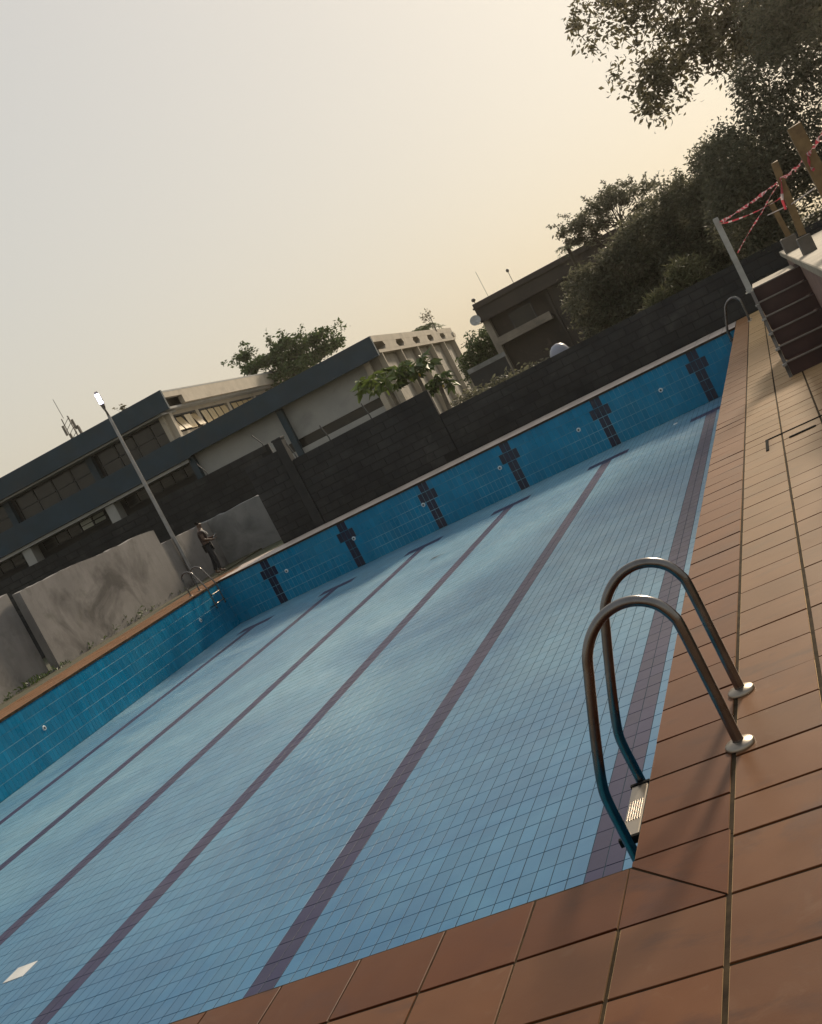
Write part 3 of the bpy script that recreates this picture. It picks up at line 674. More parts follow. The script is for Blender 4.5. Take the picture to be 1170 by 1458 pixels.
for k in range(6):
    t0 = 2.5+sD*k
    m = MB(); y0, y1 = t0+0.0, min(t0+sD-2.5, 30.6)
    m.prism([(0, 0)]*3, 0, 0) if False else None
    # solid between notches, with slanted cheeks
    vs = []
    for x in (11.3, 11.945): vs += [(x, y0-0.45, 5.50), (x, y0, 5.72), (x, y0-0.35, 5.958), (x, y1+0.35, 5.958), (x, y1, 5.72), (x, y1+0.45 if y1 < 30 else y1, 5.50)]
    m.add(vs, [(5, 4, 3, 2, 1, 0), (6, 7, 8, 9, 10, 11), (0, 1, 7, 6), (1, 2, 8, 7), (3, 4, 10, 9), (4, 5, 11, 10)])
    m.build('parapet_tooth', 'cream_paint', hb)
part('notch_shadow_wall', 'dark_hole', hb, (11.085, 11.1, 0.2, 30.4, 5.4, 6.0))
for k in range(6):
    t0 = 0.55+sD*k if k else 0.62
    if t0 > 30.5: continue
    y1 = min(t0+sD-0.02, 30.4)
    MB().prism([(11.09, t0), (11.62, t0), (11.50, y1), (11.09, y1)], 0, 5.31).build('end_panel', 'stained_paint', hb)
    MB().prism([(11.625, t0-0.02), (11.93, t0-0.02), (11.93, t0+0.16), (11.625, t0+0.16)], 0, 5.312).build('fin', 'cream_paint', hb)

# ------------------------------------------------------------------ dark building on the right of the hall
db = empty('dark_building', (-11.15, 51.01, 0.0), R(4)); tag(db, 'dark brown flat-roofed building with a pale balcony front behind the trees', 'building')
part('wall', 'brown_render', db, (0.36, 14.2, 0.75, 10, 0, 4.55), (3.4, 14.2, 0.3, 0.74, 0, 3.94)); part('roof', 'brown_render', db, (-0.05, 14.6, -0.1, 10.4, 4.62, 4.70))
part('parapet', 'brown_render', db, (0.0, 14.5, 0, 0.2, 3.95, 4.88)); part('side_wall', 'pale_render', db, (0.05, 0.35, 0.22, 9.9, 0, 3.93)); part('side_parapet', 'brown_render', db, (0.0, 0.2, 0.22, 10, 3.95, 4.86))
part('balcony_slab', 'pale_render', db, (0.36, 3.05, 0.05, 0.74, 2.60, 2.72)); part('balcony_front', 'pale_render', db, (0.36, 3.05, 0.06, 0.16, 2.725, 2.98))
part('column', 'brown_render', db, (3.22, 3.36, 0.22, 0.40, 0, 3.93)); part('column', 'brown_render', db, (9.0, 9.15, 0.22, 0.40, 0, 3.93))
for x in (1.2,):
    wo = part('window', 'window_frame', db, (x, x+1.2, 0.70, 0.745, 2.9, 3.8)); MB().box(x+0.08, x+1.12, 0.685, 0.695, 2.98, 3.72).build('pane', 'glass', wo)
dh = empty('satellite_dish', (-11.32, 51.0, 3.95)); tag(dh, 'round grey satellite dish at the corner of the dark building', 'dish')
Md = Matrix.Rotation(R(65), 3, 'X') @ Matrix.Rotation(R(10), 3, 'Y')
MB().lathe([(0.0, 0.0), (0.11, 0.009), (0.20, 0.033), (0.26, 0.06), (0.265, 0.054), (0.20, 0.024), (0.0, -0.012)], (0, -0.05, 0.2), 24, 0, Md).build('reflector', 'galv', dh)
MB().tube([(0.0, 0.0, 0.2), (0.02, 0.05, 0.0), (0.22, 0.1, -0.02)], 0.022, 8).build('mast', 'galv', dh); MB().tube([(0, -0.05, 0.08), (0, -0.30, 0.25)], 0.010, 6).build('feed_arm', 'galv', dh)
rl = empty('roof_lamp', (-11.0, 51.2, 4.8)); tag(rl, 'small dark round lamp on the left corner of the dark roof', 'lamp')
MB().tube([(0, 0, 0), (-0.03, 0, 0.2)], 0.02, 6).build('stem', 'lamp_body', rl); MB().lathe([(0.0, 0.34), (0.08, 0.32), (0.11, 0.25), (0.07, 0.18), (0.0, 0.16)], (-0.03, 0, 0), 12).build('globe', 'lamp_body', rl)
rl2 = empty('roof_lamp', (-9.0, 51.3, 4.8)); tag(rl2, 'small round-headed pole above the middle of the dark roof edge', 'lamp')
MB().tube([(0, 0, 0), (0, 0, 0.62)], 0.015, 6).build('stem', 'lamp_body', rl2); MB().lathe([(0.0, 0.80), (0.06, 0.77), (0.08, 0.71), (0.05, 0.64), (0.0, 0.62)], (0, 0, 0), 10).build('globe', 'lamp_body', rl2)
tag(MB().tube([(-10.4, 51.6, 4.7), (-10.42, 51.6, 6.2)], 0.010, 5).build('aerial', 'lamp_body'), 'thin wire aerial on the dark roof beside the corner lamp', 'aerial')
pw = MB(); pw.box(0, 1.75, 0, 0.25, 2.02, 2.22)
dw = MB().box(0.0, 1.7, 0.04, 0.2, 0, 2.02)
tag(pw.build('garden_wall', 'grey_coping', None, (-11.35, 45.4, 0), R(14)), 'low garden wall with a pale grey coping between the hall end and the dark building', 'wall')
dw.build('wall_body', 'dark_wall', bpy.data.objects['garden_wall'])
dm = empty('dome_tank', (-5.83, 36.0, 0)); tag(dm, 'pale grey dome-topped tank showing over the low block wall', 'tank')
MB().lathe([(0.36, 0.0), (0.36, 1.12), (0.34, 1.24), (0.27, 1.38), (0.16, 1.48), (0.0, 1.52)], (0, 0, 0), 24).build('body', 'dome_plastic', dm); MB().lathe([(0.37, 1.04), (0.385, 1.06), (0.385, 1.10), (0.37, 1.12)], (0, 0, 0), 24).build('rim', 'white_paint', dm)

# ------------------------------------------------------------------ lamp post
lp = empty('lamp_post', (-18.0, 29.0, -0.02)); tag(lp, 'tall slim grey lamp post with a lit lamp head beside the plaster wall', 'lamp post')
MB().tube([(0, 0, 0), (0, 0, 3.0), (0.0, 0, 5.9)], [0.075, 0.06, 0.045], 14).build('pole', 'pole_metal', lp)
MB().box(-0.16, 0.16, -0.16, 0.16, 0.0, 0.04).build('base_plate', 'pole_metal', lp)
MB().tube([(0, 0, 5.9), (0.01, -0.02, 6.02), (0.02, -0.06, 6.12)], [0.040, 0.034, 0.030], 10).build('bracket', 'lamp_body', lp)
Mh = Matrix.Translation((0.02, -0.05, 6.08)) @ Matrix.Rotation(R(25), 4, 'Z') @ Matrix.Rotation(R(-82), 4, 'X')
hd = MB()
rings = [(-0.00, 0.035, 0.03), (-0.14, 0.06, 0.045), (-0.32, 0.085, 0.05), (-0.52, 0.08, 0.04), (-0.64, 0.045, 0.025)]
vs = []
for (yy, wx, hz_) in rings:
    for k in range(12):
        a_ = 2*math.pi*k/12; vs.append(Mh @ Vector((wx*math.cos(a_), yy, hz_*math.sin(a_))))
hd.add(vs, [(i*12+k, i*12+(k+1) % 12, (i+1)*12+(k+1) % 12, (i+1)*12+k) for i in range(4) for k in range(12)]+[tuple(range(12)), tuple(range(59, 47, -1))], 0, True)
hdo = hd.build('lamp_head', 'lamp_body', lp)
ln_ = MB()
for yy in (-0.28, -0.40, -0.52): ln_.box(-0.065, 0.065, yy-0.05, yy+0.05, -0.062, -0.036, 0, Mh)
ln_.build('lens', 'lamp_on', hdo)

# ------------------------------------------------------------------ stairs, terrace, posts and tape
stp = empty('stairs', (0.87, 10.65, 0)); tag(stp, 'dark red tiled stairs with pale nosings climbing to the right terrace', 'stairs')
for k in range(6):
    y0 = 0.24*k
    z0, z1 = 0.175*k, 0.175*(k+1)
    top = k == 5
    MB().box(0.03, 0.628, y0+0.006, y0+(0.24 if not top else 1.6), (z0 if k else 0.0), z1-0.012).build('step', 'stair_tile', stp)
    MB().cbox(0.028, 0.566, y0-0.012, y0+0.05, z1-0.012, z1+0.004, 0.003).build('nosing', 'nosing', stp)
    if top: MB().box(0.028, 0.566, y0+0.051, y0+1.6, z1-0.012, z1+0.003).build('landing', 'terrace_top', stp)
    br = MB().box(-0.025, 0.027, y0-0.01, y0+0.10, z1-0.035, z1-0.012).build('tread_end', 'galv', stp)
m = MB(); m.add([(-0.012, -0.04, 0), (0.026, -0.04, 0), (0.026, 0.12, 0), (-0.012, 0.12, 0), (-0.012, 1.14, 1.02), (0.026, 1.14, 1.02), (0.026, 1.30, 1.02), (-0.012, 1.30, 1.02)],
      [(0, 1, 5, 4), (1, 2, 6, 5), (2, 3, 7, 6), (3, 0, 4, 7), (4, 5, 6, 7), (3, 2, 1, 0)]); m.build('stringer', 'lamp_body', stp)
MB().box(0.03, 0.55, 1.25, 2.8, 0, 0.87).build('landing_base', 'terrace_side', stp)
hp = empty('metal_post', (0.86, 12.0, 1.02)); tag(hp, 'pale grey metal post rising at the head of the stairs', 'post')
MB().cbox(-0.035, 0.035, -0.035, 0.035, 0.0, 1.01, 0.006).build('tube', 'galv', hp); MB().box(-0.06, 0.06, -0.06, 0.06, 0.0, 0.012).build('foot_plate', 'galv', hp)
MB().box(-0.043, -0.036, -0.012, 0.012, 0.44, 0.50).build('catch', 'lamp_body', hp); MB().box(-0.045, 0.03, -0.06, -0.036, 0.02, 0.05).build('clamp', 'galv', hp)
tr = empty('terrace', (1.44, 4.0, 0)); tag(tr, 'raised terrace with cream slab top and red-brown side right of the stairs', 'terrace')
MB().box(0.06, 6.5, -1.0, 13.75, -0.05, 1.12).build('side_wall', 'terrace_side', tr); MB().cbox(0.0, 6.6, -1.1, 13.85, 1.125, 1.20, 0.008).build('slab', 'terrace_top', tr)
def wood_post(name, base, top, w_, label, mname='wood'):
    b_, t_ = Vector(base), Vector(top); d_ = (t_-b_); m = MB()
    ax = d_.normalized(); ex = Vector((1, 0, 0)); ex = (ex-ax*ex.dot(ax)).normalized(); ey = ax.cross(ex)
    vs = []
    for q, k in ((Vector(), 1.0), (d_, 0.97)):
        for sx, sy in ((-1, -1), (1, -1), (1, 1), (-1, 1)): vs.append(q+(ex*sx+ey*sy)*w_*0.5*k)
    vs[6] = vs[6]+ax*0.015
    m.add(vs, [(0, 1, 5, 4), (1, 2, 6, 5), (2, 3, 7, 6), (3, 0, 4, 7), (4, 5, 6, 7), (3, 2, 1, 0)])
    o = m.build(name, mname, None, base); return tag(o, label, 'post', 'wooden tape posts on the terrace')
def cblock(loc, sx, sy, sz_, label):
    o = MB().cbox(-sx/2, sx/2, -sy/2, sy/2, 0, sz_, 0.008).build('concrete_block', 'concrete', None, loc, R(4)); tag(o, label, 'block', 'concrete blocks holding the posts')
cblock((1.585, 9.45, 1.201), 0.135, 0.16, 0.18, 'brown concrete block holding the middle wooden post')
cblock((1.56, 13.9, 1.201), 0.20, 0.2, 0.20, 'grey concrete block at the back corner of the terrace slab')
wood_post('wooden_post', (1.590, 9.45, 1.392), (1.645, 9.47, 2.17), 0.075, 'middle wooden post, tape wound at its top, set in brown block')
wood_post('wooden_post', (1.585, 13.9, 1.402), (1.56, 13.85, 1.93), 0.075, 'thin short dark wooden post farthest back on the terrace')
wood_post('wooden_post', (1.86, 7.5, 1.202), (1.825, 7.5, 2.27), 0.125, 'thickest wooden post, nearest the right picture border')
def tape(name, pts, width, label, twist=3.0, sag=0.0, seg=0.05, cat='tape', parent=None):
    P = []; 
    for a_, b_ in zip(pts, pts[1:]):
        a_, b_ = Vector(a_), Vector(b_); nseg = max(int((b_-a_).length/seg), 2)
        for k in range(nseg):
            t = k/nseg; q = a_.lerp(b_, t); q.z -= sag*4*t*(1-t); P.append(q)
    P.append(Vector(pts[-1])); m = MB(); n_ = len(P); vs = []
    for i, q in enumerate(P):
        tg = (P[min(i+1, n_-1)]-P[max(i-1, 0)]).normalized(); sd = tg.cross(Vector((0, 0, 1))).normalized(); u_ = sd.cross(tg)
        an = twist*i*seg*3.0+0.6*math.sin(i*0.7); d_ = sd*math.cos(an)+u_*math.sin(an); e_ = -sd*math.sin(an)+u_*math.cos(an)
        wv = width*(0.75+0.25*math.sin(i*0.37)); vs += [q-d_*wv/2, q+e_*width*0.18, q+d_*wv/2]
    for i in range(n_-1):
        for k in range(2): m.add([vs[i*3+k], vs[(i+1)*3+k], vs[(i+1)*3+k+1], vs[i*3+k+1]], [(0, 1, 2, 3)], (1 if i % 3 == 2 else 0), True)
    o = m.build(name, ['tape_red', 'tape_white'], parent)
    return tag(o, label, cat)
tape('barrier_tape', [(0.895, 11.96, 1.95), (1.635, 9.41, 1.99), (1.83, 7.42, 2.0), (1.98, 5.6, 2.12)], 0.048, 'red and white striped barrier tape from metal post past the wooden posts', sag=0.02)
tape('barrier_tape', [(0.895, 11.95, 1.93), (1.45, 11.6, 1.86), (1.70, 11.4, 1.90)], 0.022, 'thin lower strand of red and white tape below the main one', sag=0.02)
tape('barrier_tape', [(0.92, 11.98, 1.52), (1.35, 10.6, 1.80), (1.628, 9.40, 1.98)], 0.020, 'slanting red and white tape tied from stair post up to middle post', sag=-0.01)
tape('barrier_tape', [(1.628, 9.41, 1.97), (1.56, 9.42, 1.80), (1.55, 9.42, 1.70)], 0.030, 'short red and white tape end hanging from the middle post')
tape('barrier_tape', [(1.82, 7.42, 1.99), (1.80, 7.41, 1.90), (1.82, 7.41, 1.86)], 0.030, 'short tape end hanging from the thickest post')
tag(MB().tube([(1.42, 11.8, 1.76), (1.62, 9.42, 1.72), (1.86, 7.43, 1.74)], 0.006, 5).build('rope', 'rope'), 'thin pale rope strung between the wooden posts below the tape', 'rope')

# ------------------------------------------------------------------ person by the grey wall
def skinned(name, joints, edges, radii, mname, parent, root=0, sub=2):
    me = bpy.data.meshes.new(name); me.from_pydata(joints, edges, []); o = bpy.data.objects.new(name, me); C.objects.link(o)
    md = o.modifiers.new('skin', 'SKIN'); o.modifiers.new('sub', 'SUBSURF').levels = sub
    o.modifiers['sub'].render_levels = sub; md.use_smooth_shade = True
    for i, r_ in enumerate(radii):
        sv = me.skin_vertices[0].data[i]; sv.radius = r_ if hasattr(r_, '__len__') else (r_, r_); sv.use_root = i == root
    dg = bpy.context.evaluated_depsgraph_get(); dg.update(); ev = o.evaluated_get(dg)
    m2 = bpy.data.meshes.new_from_object(ev); m2.materials.append(MATS[mname]); m2.name = name
    bpy.data.objects.remove(o); n_ = bpy.data.objects.new(name, m2); C.objects.link(n_); n_.parent = parent
    return n_
ps = empty('person', (-16.62, 28.2, 0), R(-65)); tag(ps, 'person in brown top and dark trousers standing against the grey wall', 'person')
# faces local +y; body as one skin
J_ = [(0, 0, 0.93), (0, -0.01, 1.10), (0, 0.0, 1.30), (0, 0.01, 1.42), (0, 0.03, 1.50), (0, 0.05, 1.58), (0, 0.055, 1.655),
      (0.17, 0.0, 1.37), (0.23, 0.0, 1.12), (0.15, 0.22, 1.02), (0.12, 0.30, 1.02),
      (-0.17, 0.0, 1.37), (-0.23, 0.02, 1.12), (-0.14, 0.23, 1.08), (-0.10, 0.31, 1.10),
      (0.09, 0, 0.88), (0.11, 0.05, 0.48), (0.10, 0.02, 0.07), (0.10, 0.16, 0.03),
      (-0.09, 0, 0.88), (-0.10, -0.04, 0.48), (-0.11, -0.14, 0.07), (-0.12, -0.02, 0.03)]
E_ = [(0, 1), (1, 2), (2, 3), (3, 4), (4, 5), (5, 6), (3, 7), (7, 8), (8, 9), (9, 10), (3, 11), (11, 12), (12, 13), (13, 14), (0, 15), (15, 16), (16, 17), (17, 18), (0, 19), (19, 20), (20, 21), (21, 22)]
R_ = [0.13, 0.12, 0.14, 0.10, 0.055, 0.085, 0.075, 0.062, 0.047, 0.034, 0.03, 0.062, 0.047, 0.034, 0.03, 0.085, 0.062, 0.042, 0.035, 0.085, 0.062, 0.042, 0.035]
body = skinned('body', J_, E_, R_, 'skin', ps)
skinned('shirt', [J_[0], J_[1], J_[2], J_[3], J_[7], (0.20, 0, 1.25), J_[11], (-0.20, 0, 1.25)], [(0, 1), (1, 2), (2, 3), (3, 4), (4, 5), (3, 6), (6, 7)], [0.145, 0.138, 0.155, 0.108, 0.076, 0.066, 0.076, 0.066], 'shirt', ps)
skinned('trousers', [J_[0], J_[15], J_[16], (0.10, 0.025, 0.12), J_[19], J_[20], (-0.108, -0.13, 0.12)], [(0, 1), (1, 2), (2, 3), (0, 4), (4, 5), (5, 6)], [0.148, 0.10, 0.078, 0.062, 0.10, 0.078, 0.062], 'trousers', ps)
skinned('hair', [(0, 0.0, 1.60), (0, 0.02, 1.665), (0, 0.06, 1.68)], [(0, 1), (1, 2)], [0.085, 0.09, 0.075], 'hair', ps)
skinned('sash', [(0.13, 0.02, 1.42), (0.10, 0.13, 1.32), (0.02, 0.16, 1.20)], [(0, 1), (1, 2)], [0.04, 0.035, 0.03], 'sash', ps)
for hx_, hy_, hz_ in ((0.12, 0.30, 1.02), (-0.10, 0.31, 1.10)):
    for k in range(4):
        dx = (k-1.5)*0.018; skinned('finger', [(hx_+dx, hy_+0.01, hz_), (hx_+dx*1.1, hy_+0.055, hz_-0.005), (hx_+dx*1.1, hy_+0.085-0.006*abs(k-1.5), hz_+0.02)], [(0, 1), (1, 2)], [0.010, 0.009, 0.007], 'skin', body, 0, 1)
    s_ = -1 if hx_ > 0 else 1
    skinned('thumb', [(hx_+s_*0.02, hy_, hz_+0.01), (hx_+s_*0.045, hy_+0.025, hz_+0.025), (hx_+s_*0.04, hy_+0.05, hz_+0.035)], [(0, 1), (1, 2)], [0.011, 0.010, 0.008], 'skin', body, 0, 1)
for s_ in (-1, 1): MB().lathe([(0.0, 0.012), (0.009, 0.008), (0.012, 0.0), (0.009, -0.008), (0.0, -0.012)], (s_*0.033, 0.128, 1.605), 8).build('eye', 'sash', body)
skinned('nose', [(0, 0.125, 1.605), (0, 0.15, 1.575)], [(0, 1)], [0.012, 0.016], 'skin', body, 0, 1)
phn = MB().box(-0.04, 0.04, -0.006, 0.006, -0.075, 0.075).build('phone', 'phone', None, (-16.33, 28.34, 1.10)); phn.rotation_euler = (R(-50), 0, R(-65))
tag(phn, 'small pale phone in the hands of the standing person', 'phone')

# ------------------------------------------------------------------ vegetation
# large tree reaching in from the right: open sprays on the left, dense inside
big_blobs = [(1.0, 19.0, 6.4, 0.95, 0.8, 0.8, 1.0), (2.2, 19.5, 6.4, 1.2, 1.0, 1.1, 1.7), (1.45, 19.1, 5.25, 1.0, 0.8, 0.6, 1.1), (0.75, 18.9, 4.75, 0.42, 0.5, 0.5, 0.35), (2.3, 19.4, 5.0, 0.9, 0.8, 0.55, 1.1),
             (3.2, 19.8, 5.5, 0.95, 0.9, 0.9, 2.0), (3.5, 20.0, 6.5, 0.9, 0.9, 1.0, 1.4), (2.6, 19.8, 7.8, 1.6, 1.2, 0.9, 1.3), (3.3, 19.9, 4.65, 0.8, 0.6, 0.45, 1.4), (2.75, 19.6, 4.8, 0.6, 0.6, 0.35, 0.9), (3.9, 20.2, 4.7, 0.55, 0.6, 0.6, 0.8)]
hang = []
for (x, y, z, n_) in ((0.50, 18.92, 4.55, 60), (0.30, 18.9, 5.3, 70), (0.05, 18.92, 6.4, 80), (0.85, 19.0, 4.45, 60), (1.25, 19.15, 4.5, 60), (0.62, 18.92, 4.25, 26), (0.25, 18.9, 5.0, 24), (1.9, 19.4, 4.5, 60), (0.15, 18.9, 6.0, 60)):
    hang.append(np.array((x, y, z))+rng.normal(0, 1, (n_, 3))*(0.11, 0.2, 0.13))
FAR = 1.70; cv = np.array(CAM)         # the tree stands well beyond the wall
big_blobs = [(*(cv+(np.array(b_[:3])-cv)*FAR), *(np.array(b_[3:6])*FAR), b_[6]) for b_ in big_blobs]
hang = [cv+(h_-cv)*FAR for h_ in hang]
tree('spreading_tree', 'large broad-leaved tree hanging in over the upper right corner', (9.4, 39.0, 0), (6.8, 37.2, 7.6), big_blobs, 1080, 19, 0.34, 0.21, 'leaf_olive', 31, tr=0.42, droop=0.45, nb=46, shell=0.35, P_extra=np.concatenate(hang))
# dense dark tree behind the stairs
tree('dense_tree', 'dense dark tree behind the taped posts, under the spreading one', (4.4, 28.6, 0), (4.2, 28.6, 3.0),
     [(2.0, 28.1, 3.4, 1.5, 1.2, 1.1, 1.6), (1.35, 28.0, 2.3, 1.0, 1.0, 1.2, 1.1), (3.6, 28.6, 3.3, 1.7, 1.2, 1.4, 1.8), (5.6, 28.8, 3.4, 1.9, 1.2, 1.7, 1.6), (3.0, 28.2, 1.6, 2.2, 0.9, 1.3, 1.7), (5.8, 28.4, 1.6, 2.0, 0.8, 1.4, 1.2), (3.2, 28.4, 4.9, 1.1, 1.0, 0.8, 1.0), (4.8, 28.4, 5.4, 1.5, 1.0, 1.2, 1.4), (4.0, 28.5, 6.4, 1.1, 0.9, 0.8, 0.8)],
     2300, 24, 0.30, 0.12, 'leaf_dark', 41, tr=0.22, shell=0.55)
tree('dark_tree', 'mid-sized dark tree left of the dense tree, over the low block wall', (-0.1, 33.6, 0), (-0.1, 33.8, 2.8),
     [(-0.1, 34.2, 3.3, 1.2, 1.1, 1.15, 1.4), (-1.4, 34.0, 3.0, 1.1, 1.0, 1.1, 1.3), (0.7, 33.5, 2.4, 1.4, 1.0, 1.5, 1.4), (-1.0, 33.4, 1.5, 1.7, 0.9, 1.1, 1.4), (1.3, 33.8, 3.9, 1.2, 0.9, 0.9, 1.0)],
     1300, 24, 0.30, 0.13, 'leaf_dark', 51, tr=0.16, shell=0.55)
tree('dark_shrub', 'broad dark shrub in front of the dark brown building', (-2.9, 33.4, 0), (-2.9, 33.4, 1.8),
     [(-2.6, 33.6, 2.5, 1.1, 0.9, 1.0, 1.2), (-3.7, 33.4, 2.3, 0.9, 0.9, 0.95, 1.0), (-3.0, 33.0, 1.2, 1.5, 0.8, 0.9, 1.0)], 760, 24, 0.30, 0.13, 'leaf_dark', 61, tr=0.10, shell=0.55, cat='shrub')
tree('pale_bush', 'paler spiky bush rising just behind the low block wall', (-0.7, 28.4, 0), (-0.7, 28.4, 1.2), [(-0.62, 28.3, 1.55, 0.50, 0.4, 0.45, 1.0), (-1.5, 28.4, 1.25, 0.4, 0.3, 0.25, 0.5)], 70, 22, 0.2, 0.22, 'leaf_pale', 71, tr=0.05, droop=-0.5, cat='bush', aspect=0.16)
# flat-topped tree in the distance
fb = [(-3.4, 48.5, 5.75, 1.7, 1.2, 0.34, 1.5), (-5.0, 47.9, 5.55, 0.8, 0.8, 0.24, 0.6), (-2.2, 49.0, 5.60, 1.0, 0.9, 0.26, 0.8), (-4.2, 48.2, 5.15, 1.1, 0.9, 0.28, 0.9), (-5.2, 47.8, 5.0, 0.45, 0.5, 0.2, 0.35), (-2.0, 49.0, 5.0, 0.8, 0.8, 0.25, 0.5), (-3.0, 48.6, 6.15, 0.9, 0.8, 0.2, 0.5), (-4.6, 48.0, 4.75, 0.55, 0.5, 0.2, 0.35)]
sp_ = []
for (x0, y0, z0, x1, y1, z1) in ((-5.2, 47.9, 5.75, -6.05, 47.65, 6.1), (-5.0, 47.9, 6.0, -5.4, 47.9, 6.3), (-4.0, 48.3, 6.1, -4.2, 48.4, 6.5), (-3.1, 48.6, 6.2, -3.2, 48.7, 6.72), (-2.2, 49, 5.9, -2.1, 49.1, 6.45), (-1.8, 49.1, 5.75, -1.55, 49.2, 6.2), (-1.7, 49.2, 5.6, -1.05, 49.4, 5.9), (-5.2, 47.8, 5.3, -5.9, 47.6, 5.6)):
    t_ = rng.random(55)[:, None]; sp_.append(np.array((x0, y0, z0))*(1-t_)+np.array((x1, y1, z1))*t_+rng.normal(0, 0.05, (55, 3))*(1.3-t_))
tree('flat_topped_tree', 'feathery flat-topped tree against the sky above the dark building', (-3.3, 48.4, 0), (-3.3, 48.4, 4.9), fb, 420, 22, 0.17, 0.13, 'leaf_dark', 81, tr=0.16, droop=0.0, nb=40, P_extra=np.concatenate(sp_))
# tiered tree behind the hall
lb = [(-31.2, 76.2, 8.5, 3.6, 2.4, 0.55, 1.8), (-32.4, 75.8, 9.9, 1.5, 1.5, 0.26, 0.9), (-30.4, 76.5, 10.3, 1.3, 1.3, 0.24, 0.7), (-28.6, 77.1, 9.7, 1.5, 1.5, 0.28, 1.0), (-34.0, 75.2, 8.6, 1.2, 1.3, 0.35, 0.6), (-28.0, 77.2, 8.7, 1.5, 1.5, 0.30, 0.9), (-33.4, 75.6, 10.9, 0.7, 0.8, 0.18, 0.3), (-30.6, 76.4, 9.4, 1.6, 1.5, 0.25, 0.9)]
sp_ = []
for (a1, b1) in (((-33.4, 75.4, 10.4), (-34.8, 75.0, 11.2)), ((-32.5, 75.8, 10.8), (-33.2, 75.6, 11.9)), ((-30.6, 76.5, 10.4), (-30.3, 76.6, 11.3)), ((-30.0, 76.7, 10.2), (-28.7, 77.1, 10.9)), ((-28.2, 77.2, 9.5), (-26.4, 77.8, 9.9)), ((-28.0, 77.2, 9.2), (-26.2, 77.8, 9.3)), ((-31.4, 76.2, 10.6), (-31.2, 76.3, 11.5))):
    t_ = rng.random(60)[:, None]; sp_.append(np.array(a1)*(1-t_)+np.array(b1)*t_+rng.normal(0, 0.13, (60, 3)))
tree('tiered_tree', 'dark green tiered tree rising behind the hall roof', (-31.0, 76.4, 0), (-31, 76.4, 9.0), lb, 460, 20, 0.36, 0.30, 'leaf_green', 91, tr=0.3, droop=0.0, nb=26, aspect=0.5, P_extra=np.concatenate(sp_))
tree('round_tree', 'round dark green tree between the hall end and the dark building', (-13.2, 57.5, 0), (-13.2, 57.5, 2.6), [(-13.1, 57.6, 3.1, 1.1, 1.0, 1.15, 1.0), (-12.9, 57.6, 2.0, 1.2, 1.0, 1.0, 0.8), (-14.0, 57.6, 2.5, 0.7, 0.7, 0.9, 0.5)], 260, 22, 0.3, 0.2, 'leaf_green', 101, tr=0.15)
tree('wall_shrub', 'low dark shrub behind the block wall below the balcony', (-9.2, 40.0, 0), (-9.2, 40.0, 0.8), [(-9.0, 40, 0.75, 1.7, 0.8, 0.65, 1.0), (-7.0, 39.5, 0.65, 1.3, 0.7, 0.55, 0.7), (-10.6, 41, 0.9, 0.9, 0.6, 0.6, 0.5)], 230, 20, 0.3, 0.18, 'leaf_dark', 111, tr=0.06, cat='shrub')
def papaya(base, h, label, seed, lean, mname, nl=16, R0=0.62):
    root = empty('papaya_tree', base); tag(root, label, 'tree', 'papaya trees in front of the hall')
    top = Vector((lean, 0, h)); MB().tube([(0, 0, 0), (lean*0.4, 0, h*0.5), top], [0.10, 0.085, 0.06], 9).build('trunk', 'pale_bark', root)
    rr = np.random.default_rng(seed); st = MB(); P = []; S = []
    for k in range(nl):
        a_ = 2.4*k; el = rr.uniform(-0.35, 0.75); rr_ = R0*rr.uniform(0.7, 1.1)
        tip = np.array(top)+np.array((math.cos(a_)*math.cos(el), math.sin(a_)*math.cos(el), math.sin(el)))*rr_
        st.tube([top, Vector(tip)], [0.012, 0.008], 5, caps=False)
        for j in range(9):
            an = j/9*2*math.pi; P.append(tip); S.append(np.array((math.cos(an), math.sin(an), -0.55+rr.normal(0, 0.2)))*1.4)
    st.build('leaf_stalks', 'leaf_bright', root)
    foliage('crown', root, np.array(P), 0.40, mname, 0.2, seed, 0.40, np.array(S))
    for k in range(2):
        a_ = k*1.6; c_ = (top.x+0.10*math.cos(a_), 0.10*math.sin(a_), h-0.16-0.05*k)
        MB().lathe([(0.0, 0.06), (0.03, 0.04), (0.042, 0.0), (0.03, -0.05), (0.0, -0.07)], c_, 10).build('fruit', 'papaya_fruit', root)
    return root
papaya((-11.30, 34.8, 0), 3.05, 'bright green papaya tree nearest the strip window', 3, -0.05, 'leaf_bright', 22, 0.85)
papaya((-10.35, 35.1, 0), 2.85, 'taller dark papaya tree right of the bright one', 4, 0.0, 'leaf_green', 18, 0.7)
papaya((-10.05, 35.6, 0), 2.15, 'small papaya sapling in front of the finned hall end', 5, 0.12, 'leaf_green', 10, 0.42)
def palm(base, h, fl, label, n_=11, seed=2):
    root = empty('palm', base); tag(root, label, 'palm'); MB().tube([(0, 0, 0), (0, 0, h)], [0.12, 0.09], 7).build('trunk', 'bark', root)
    rr = np.random.default_rng(seed); P, S = [], []
    for k in range(n_):
        a_ = 2*math.pi*k/n_+rr.normal(0, 0.15); e0 = rr.uniform(0.5, 1.2)
        for t in np.linspace(0.1, 1, 18):
            q = np.array((math.cos(a_)*t*fl, math.sin(a_)*t*fl, h+fl*(e0*t-0.95*t*t)))
            for s_ in (-1, 1): P.append(q); S.append(np.array((-math.sin(a_)*s_+math.cos(a_)*0.5, math.cos(a_)*s_+math.sin(a_)*0.5, -0.5))*1.5)
    foliage('crown', root, np.array(P), 0.35*fl, 'leaf_green', 0.2, seed, 0.10, np.array(S))
palm((-22.9, 84.3, 0), 7.0, 1.3, 'small palm crown peeping over the finned hall end')
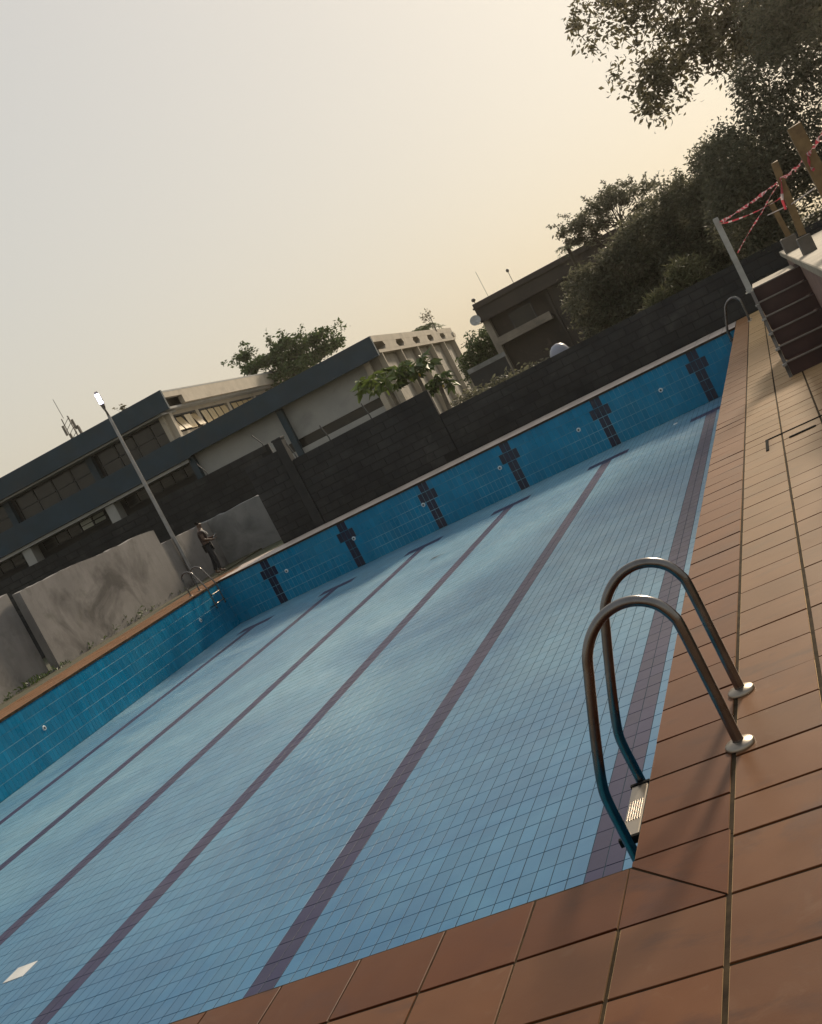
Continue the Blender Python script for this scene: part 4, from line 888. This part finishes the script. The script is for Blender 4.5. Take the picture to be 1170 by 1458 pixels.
palm((-5.9, 50.0, 0), 5.0, 0.55, 'little palm tuft at the dark roof edge left of the flat-topped tree', 9, 5)
def sprig(base, h, n_, label, seed, leaf=0.16):
    root = empty('roof_plant', base); tag(root, label, 'plant'); rr = np.random.default_rng(seed); st = MB(); P = []
    for k in range(n_):
        tip = np.array((rr.normal(0, 0.22), rr.normal(0, 0.2), 1.0))*h*rr.uniform(0.6, 1.0); st.tube([(0, 0, 0), tip*0.5+rr.normal(0, 0.04, 3), tip], [0.010, 0.007, 0.004], 4, caps=False)
        for j in range(6): P.append(tip*rr.uniform(0.65, 1.0)+rr.normal(0, 0.05, 3))
    st.build('stems', 'bark', root); foliage('leaves', root, np.array(P), leaf, 'leaf_olive', 0.1, seed)
sprig((-14.9, 57.4, 4.9), 1.5, 8, 'thin spindly plant against the sky right of the small palm', 8, 0.2)
sprig((-32.65, 55.6, 9.0), 0.55, 7, 'small weed growing on the upper hall roof beside the lamp head', 9, 0.2)
an_ = empty('antenna_mast', (-59.7, 92.8, 0)); tag(an_, 'distant lattice antenna mast over the upper hall roof, left of the lamp', 'antenna')
lm = MB()
for sx, sy in ((-0.35, -0.3), (0.35, -0.3), (0, 0.35)): lm.tube([(sx*1.6, sy*1.6, 0), (sx, sy, 16.2)], 0.05, 5)
for k in range(16): z = 8+k*0.5; lm.tube([(-0.42, -0.34, z), (0.42, -0.34, z+0.5)], 0.03, 4); lm.tube([(0.42, -0.34, z), (0, 0.4, z+0.5)], 0.03, 4)
lm.build('lattice', 'lamp_body', an_); pn = MB()
for x, y, z in ((-0.6, -0.3, 15.1), (0.6, -0.3, 15.2), (0.5, 0.3, 14.4), (-0.6, 0.2, 14.2), (0.75, -0.2, 14.5)): pn.box(x-0.1, x+0.1, y-0.06, y+0.06, z-0.5, z+0.5)
pn.build('panels', 'lamp_body', an_); MB().tube([(-0.3, 0, 16.2), (-0.35, 0, 18.2)], 0.03, 4).build('whip', 'lamp_body', an_)
# weeds along the foot of the plaster wall: too many to count
P = []
for k in range(80):
    y = rng.choice([rng.uniform(14, 28.5), rng.normal(24.6, 0.9), rng.normal(20.5, 0.7)]); x = -18.2+abs(rng.normal(0, 0.22)); hh = rng.uniform(0.02, 0.14)*(2.2 if 23 < y < 26 else 1); P += [(x+rng.normal(0, 0.03), y+rng.normal(0, 0.05), rng.uniform(0, hh)) for _ in range(5)]
wd_ = foliage('weeds', None, np.array(P), 0.11, 'leaf_green', -0.6, 77, 0.35); tag(wd_, 'low green weeds along the foot of the left plaster wall', 'weeds', kind='stuff')

# ------------------------------------------------------------------ the dry hazy air
hz_m = bpy.data.materials.new('haze_air'); hz_m.use_nodes = True; hn = hz_m.node_tree
hn.nodes.remove(hn.nodes['Principled BSDF']); pv = hn.nodes.new('ShaderNodeVolumePrincipled')
pv.inputs['Color'].default_value = (0.95, 0.88, 0.76, 1); pv.inputs['Density'].default_value = 0.00033; pv.inputs['Anisotropy'].default_value = 0.80
hn.links.new(pv.outputs[0], hn.nodes['Material Output'].inputs['Volume'])
hb_ = MB().box(X0-5, X1+5, Y0-5, Y1+5, -2.7, 19.5); MATS['haze_air'] = hz_m
tag(hb_.build('haze', 'haze_air'), 'thin warm haze hanging in the air over the whole place', 'haze', kind='stuff')
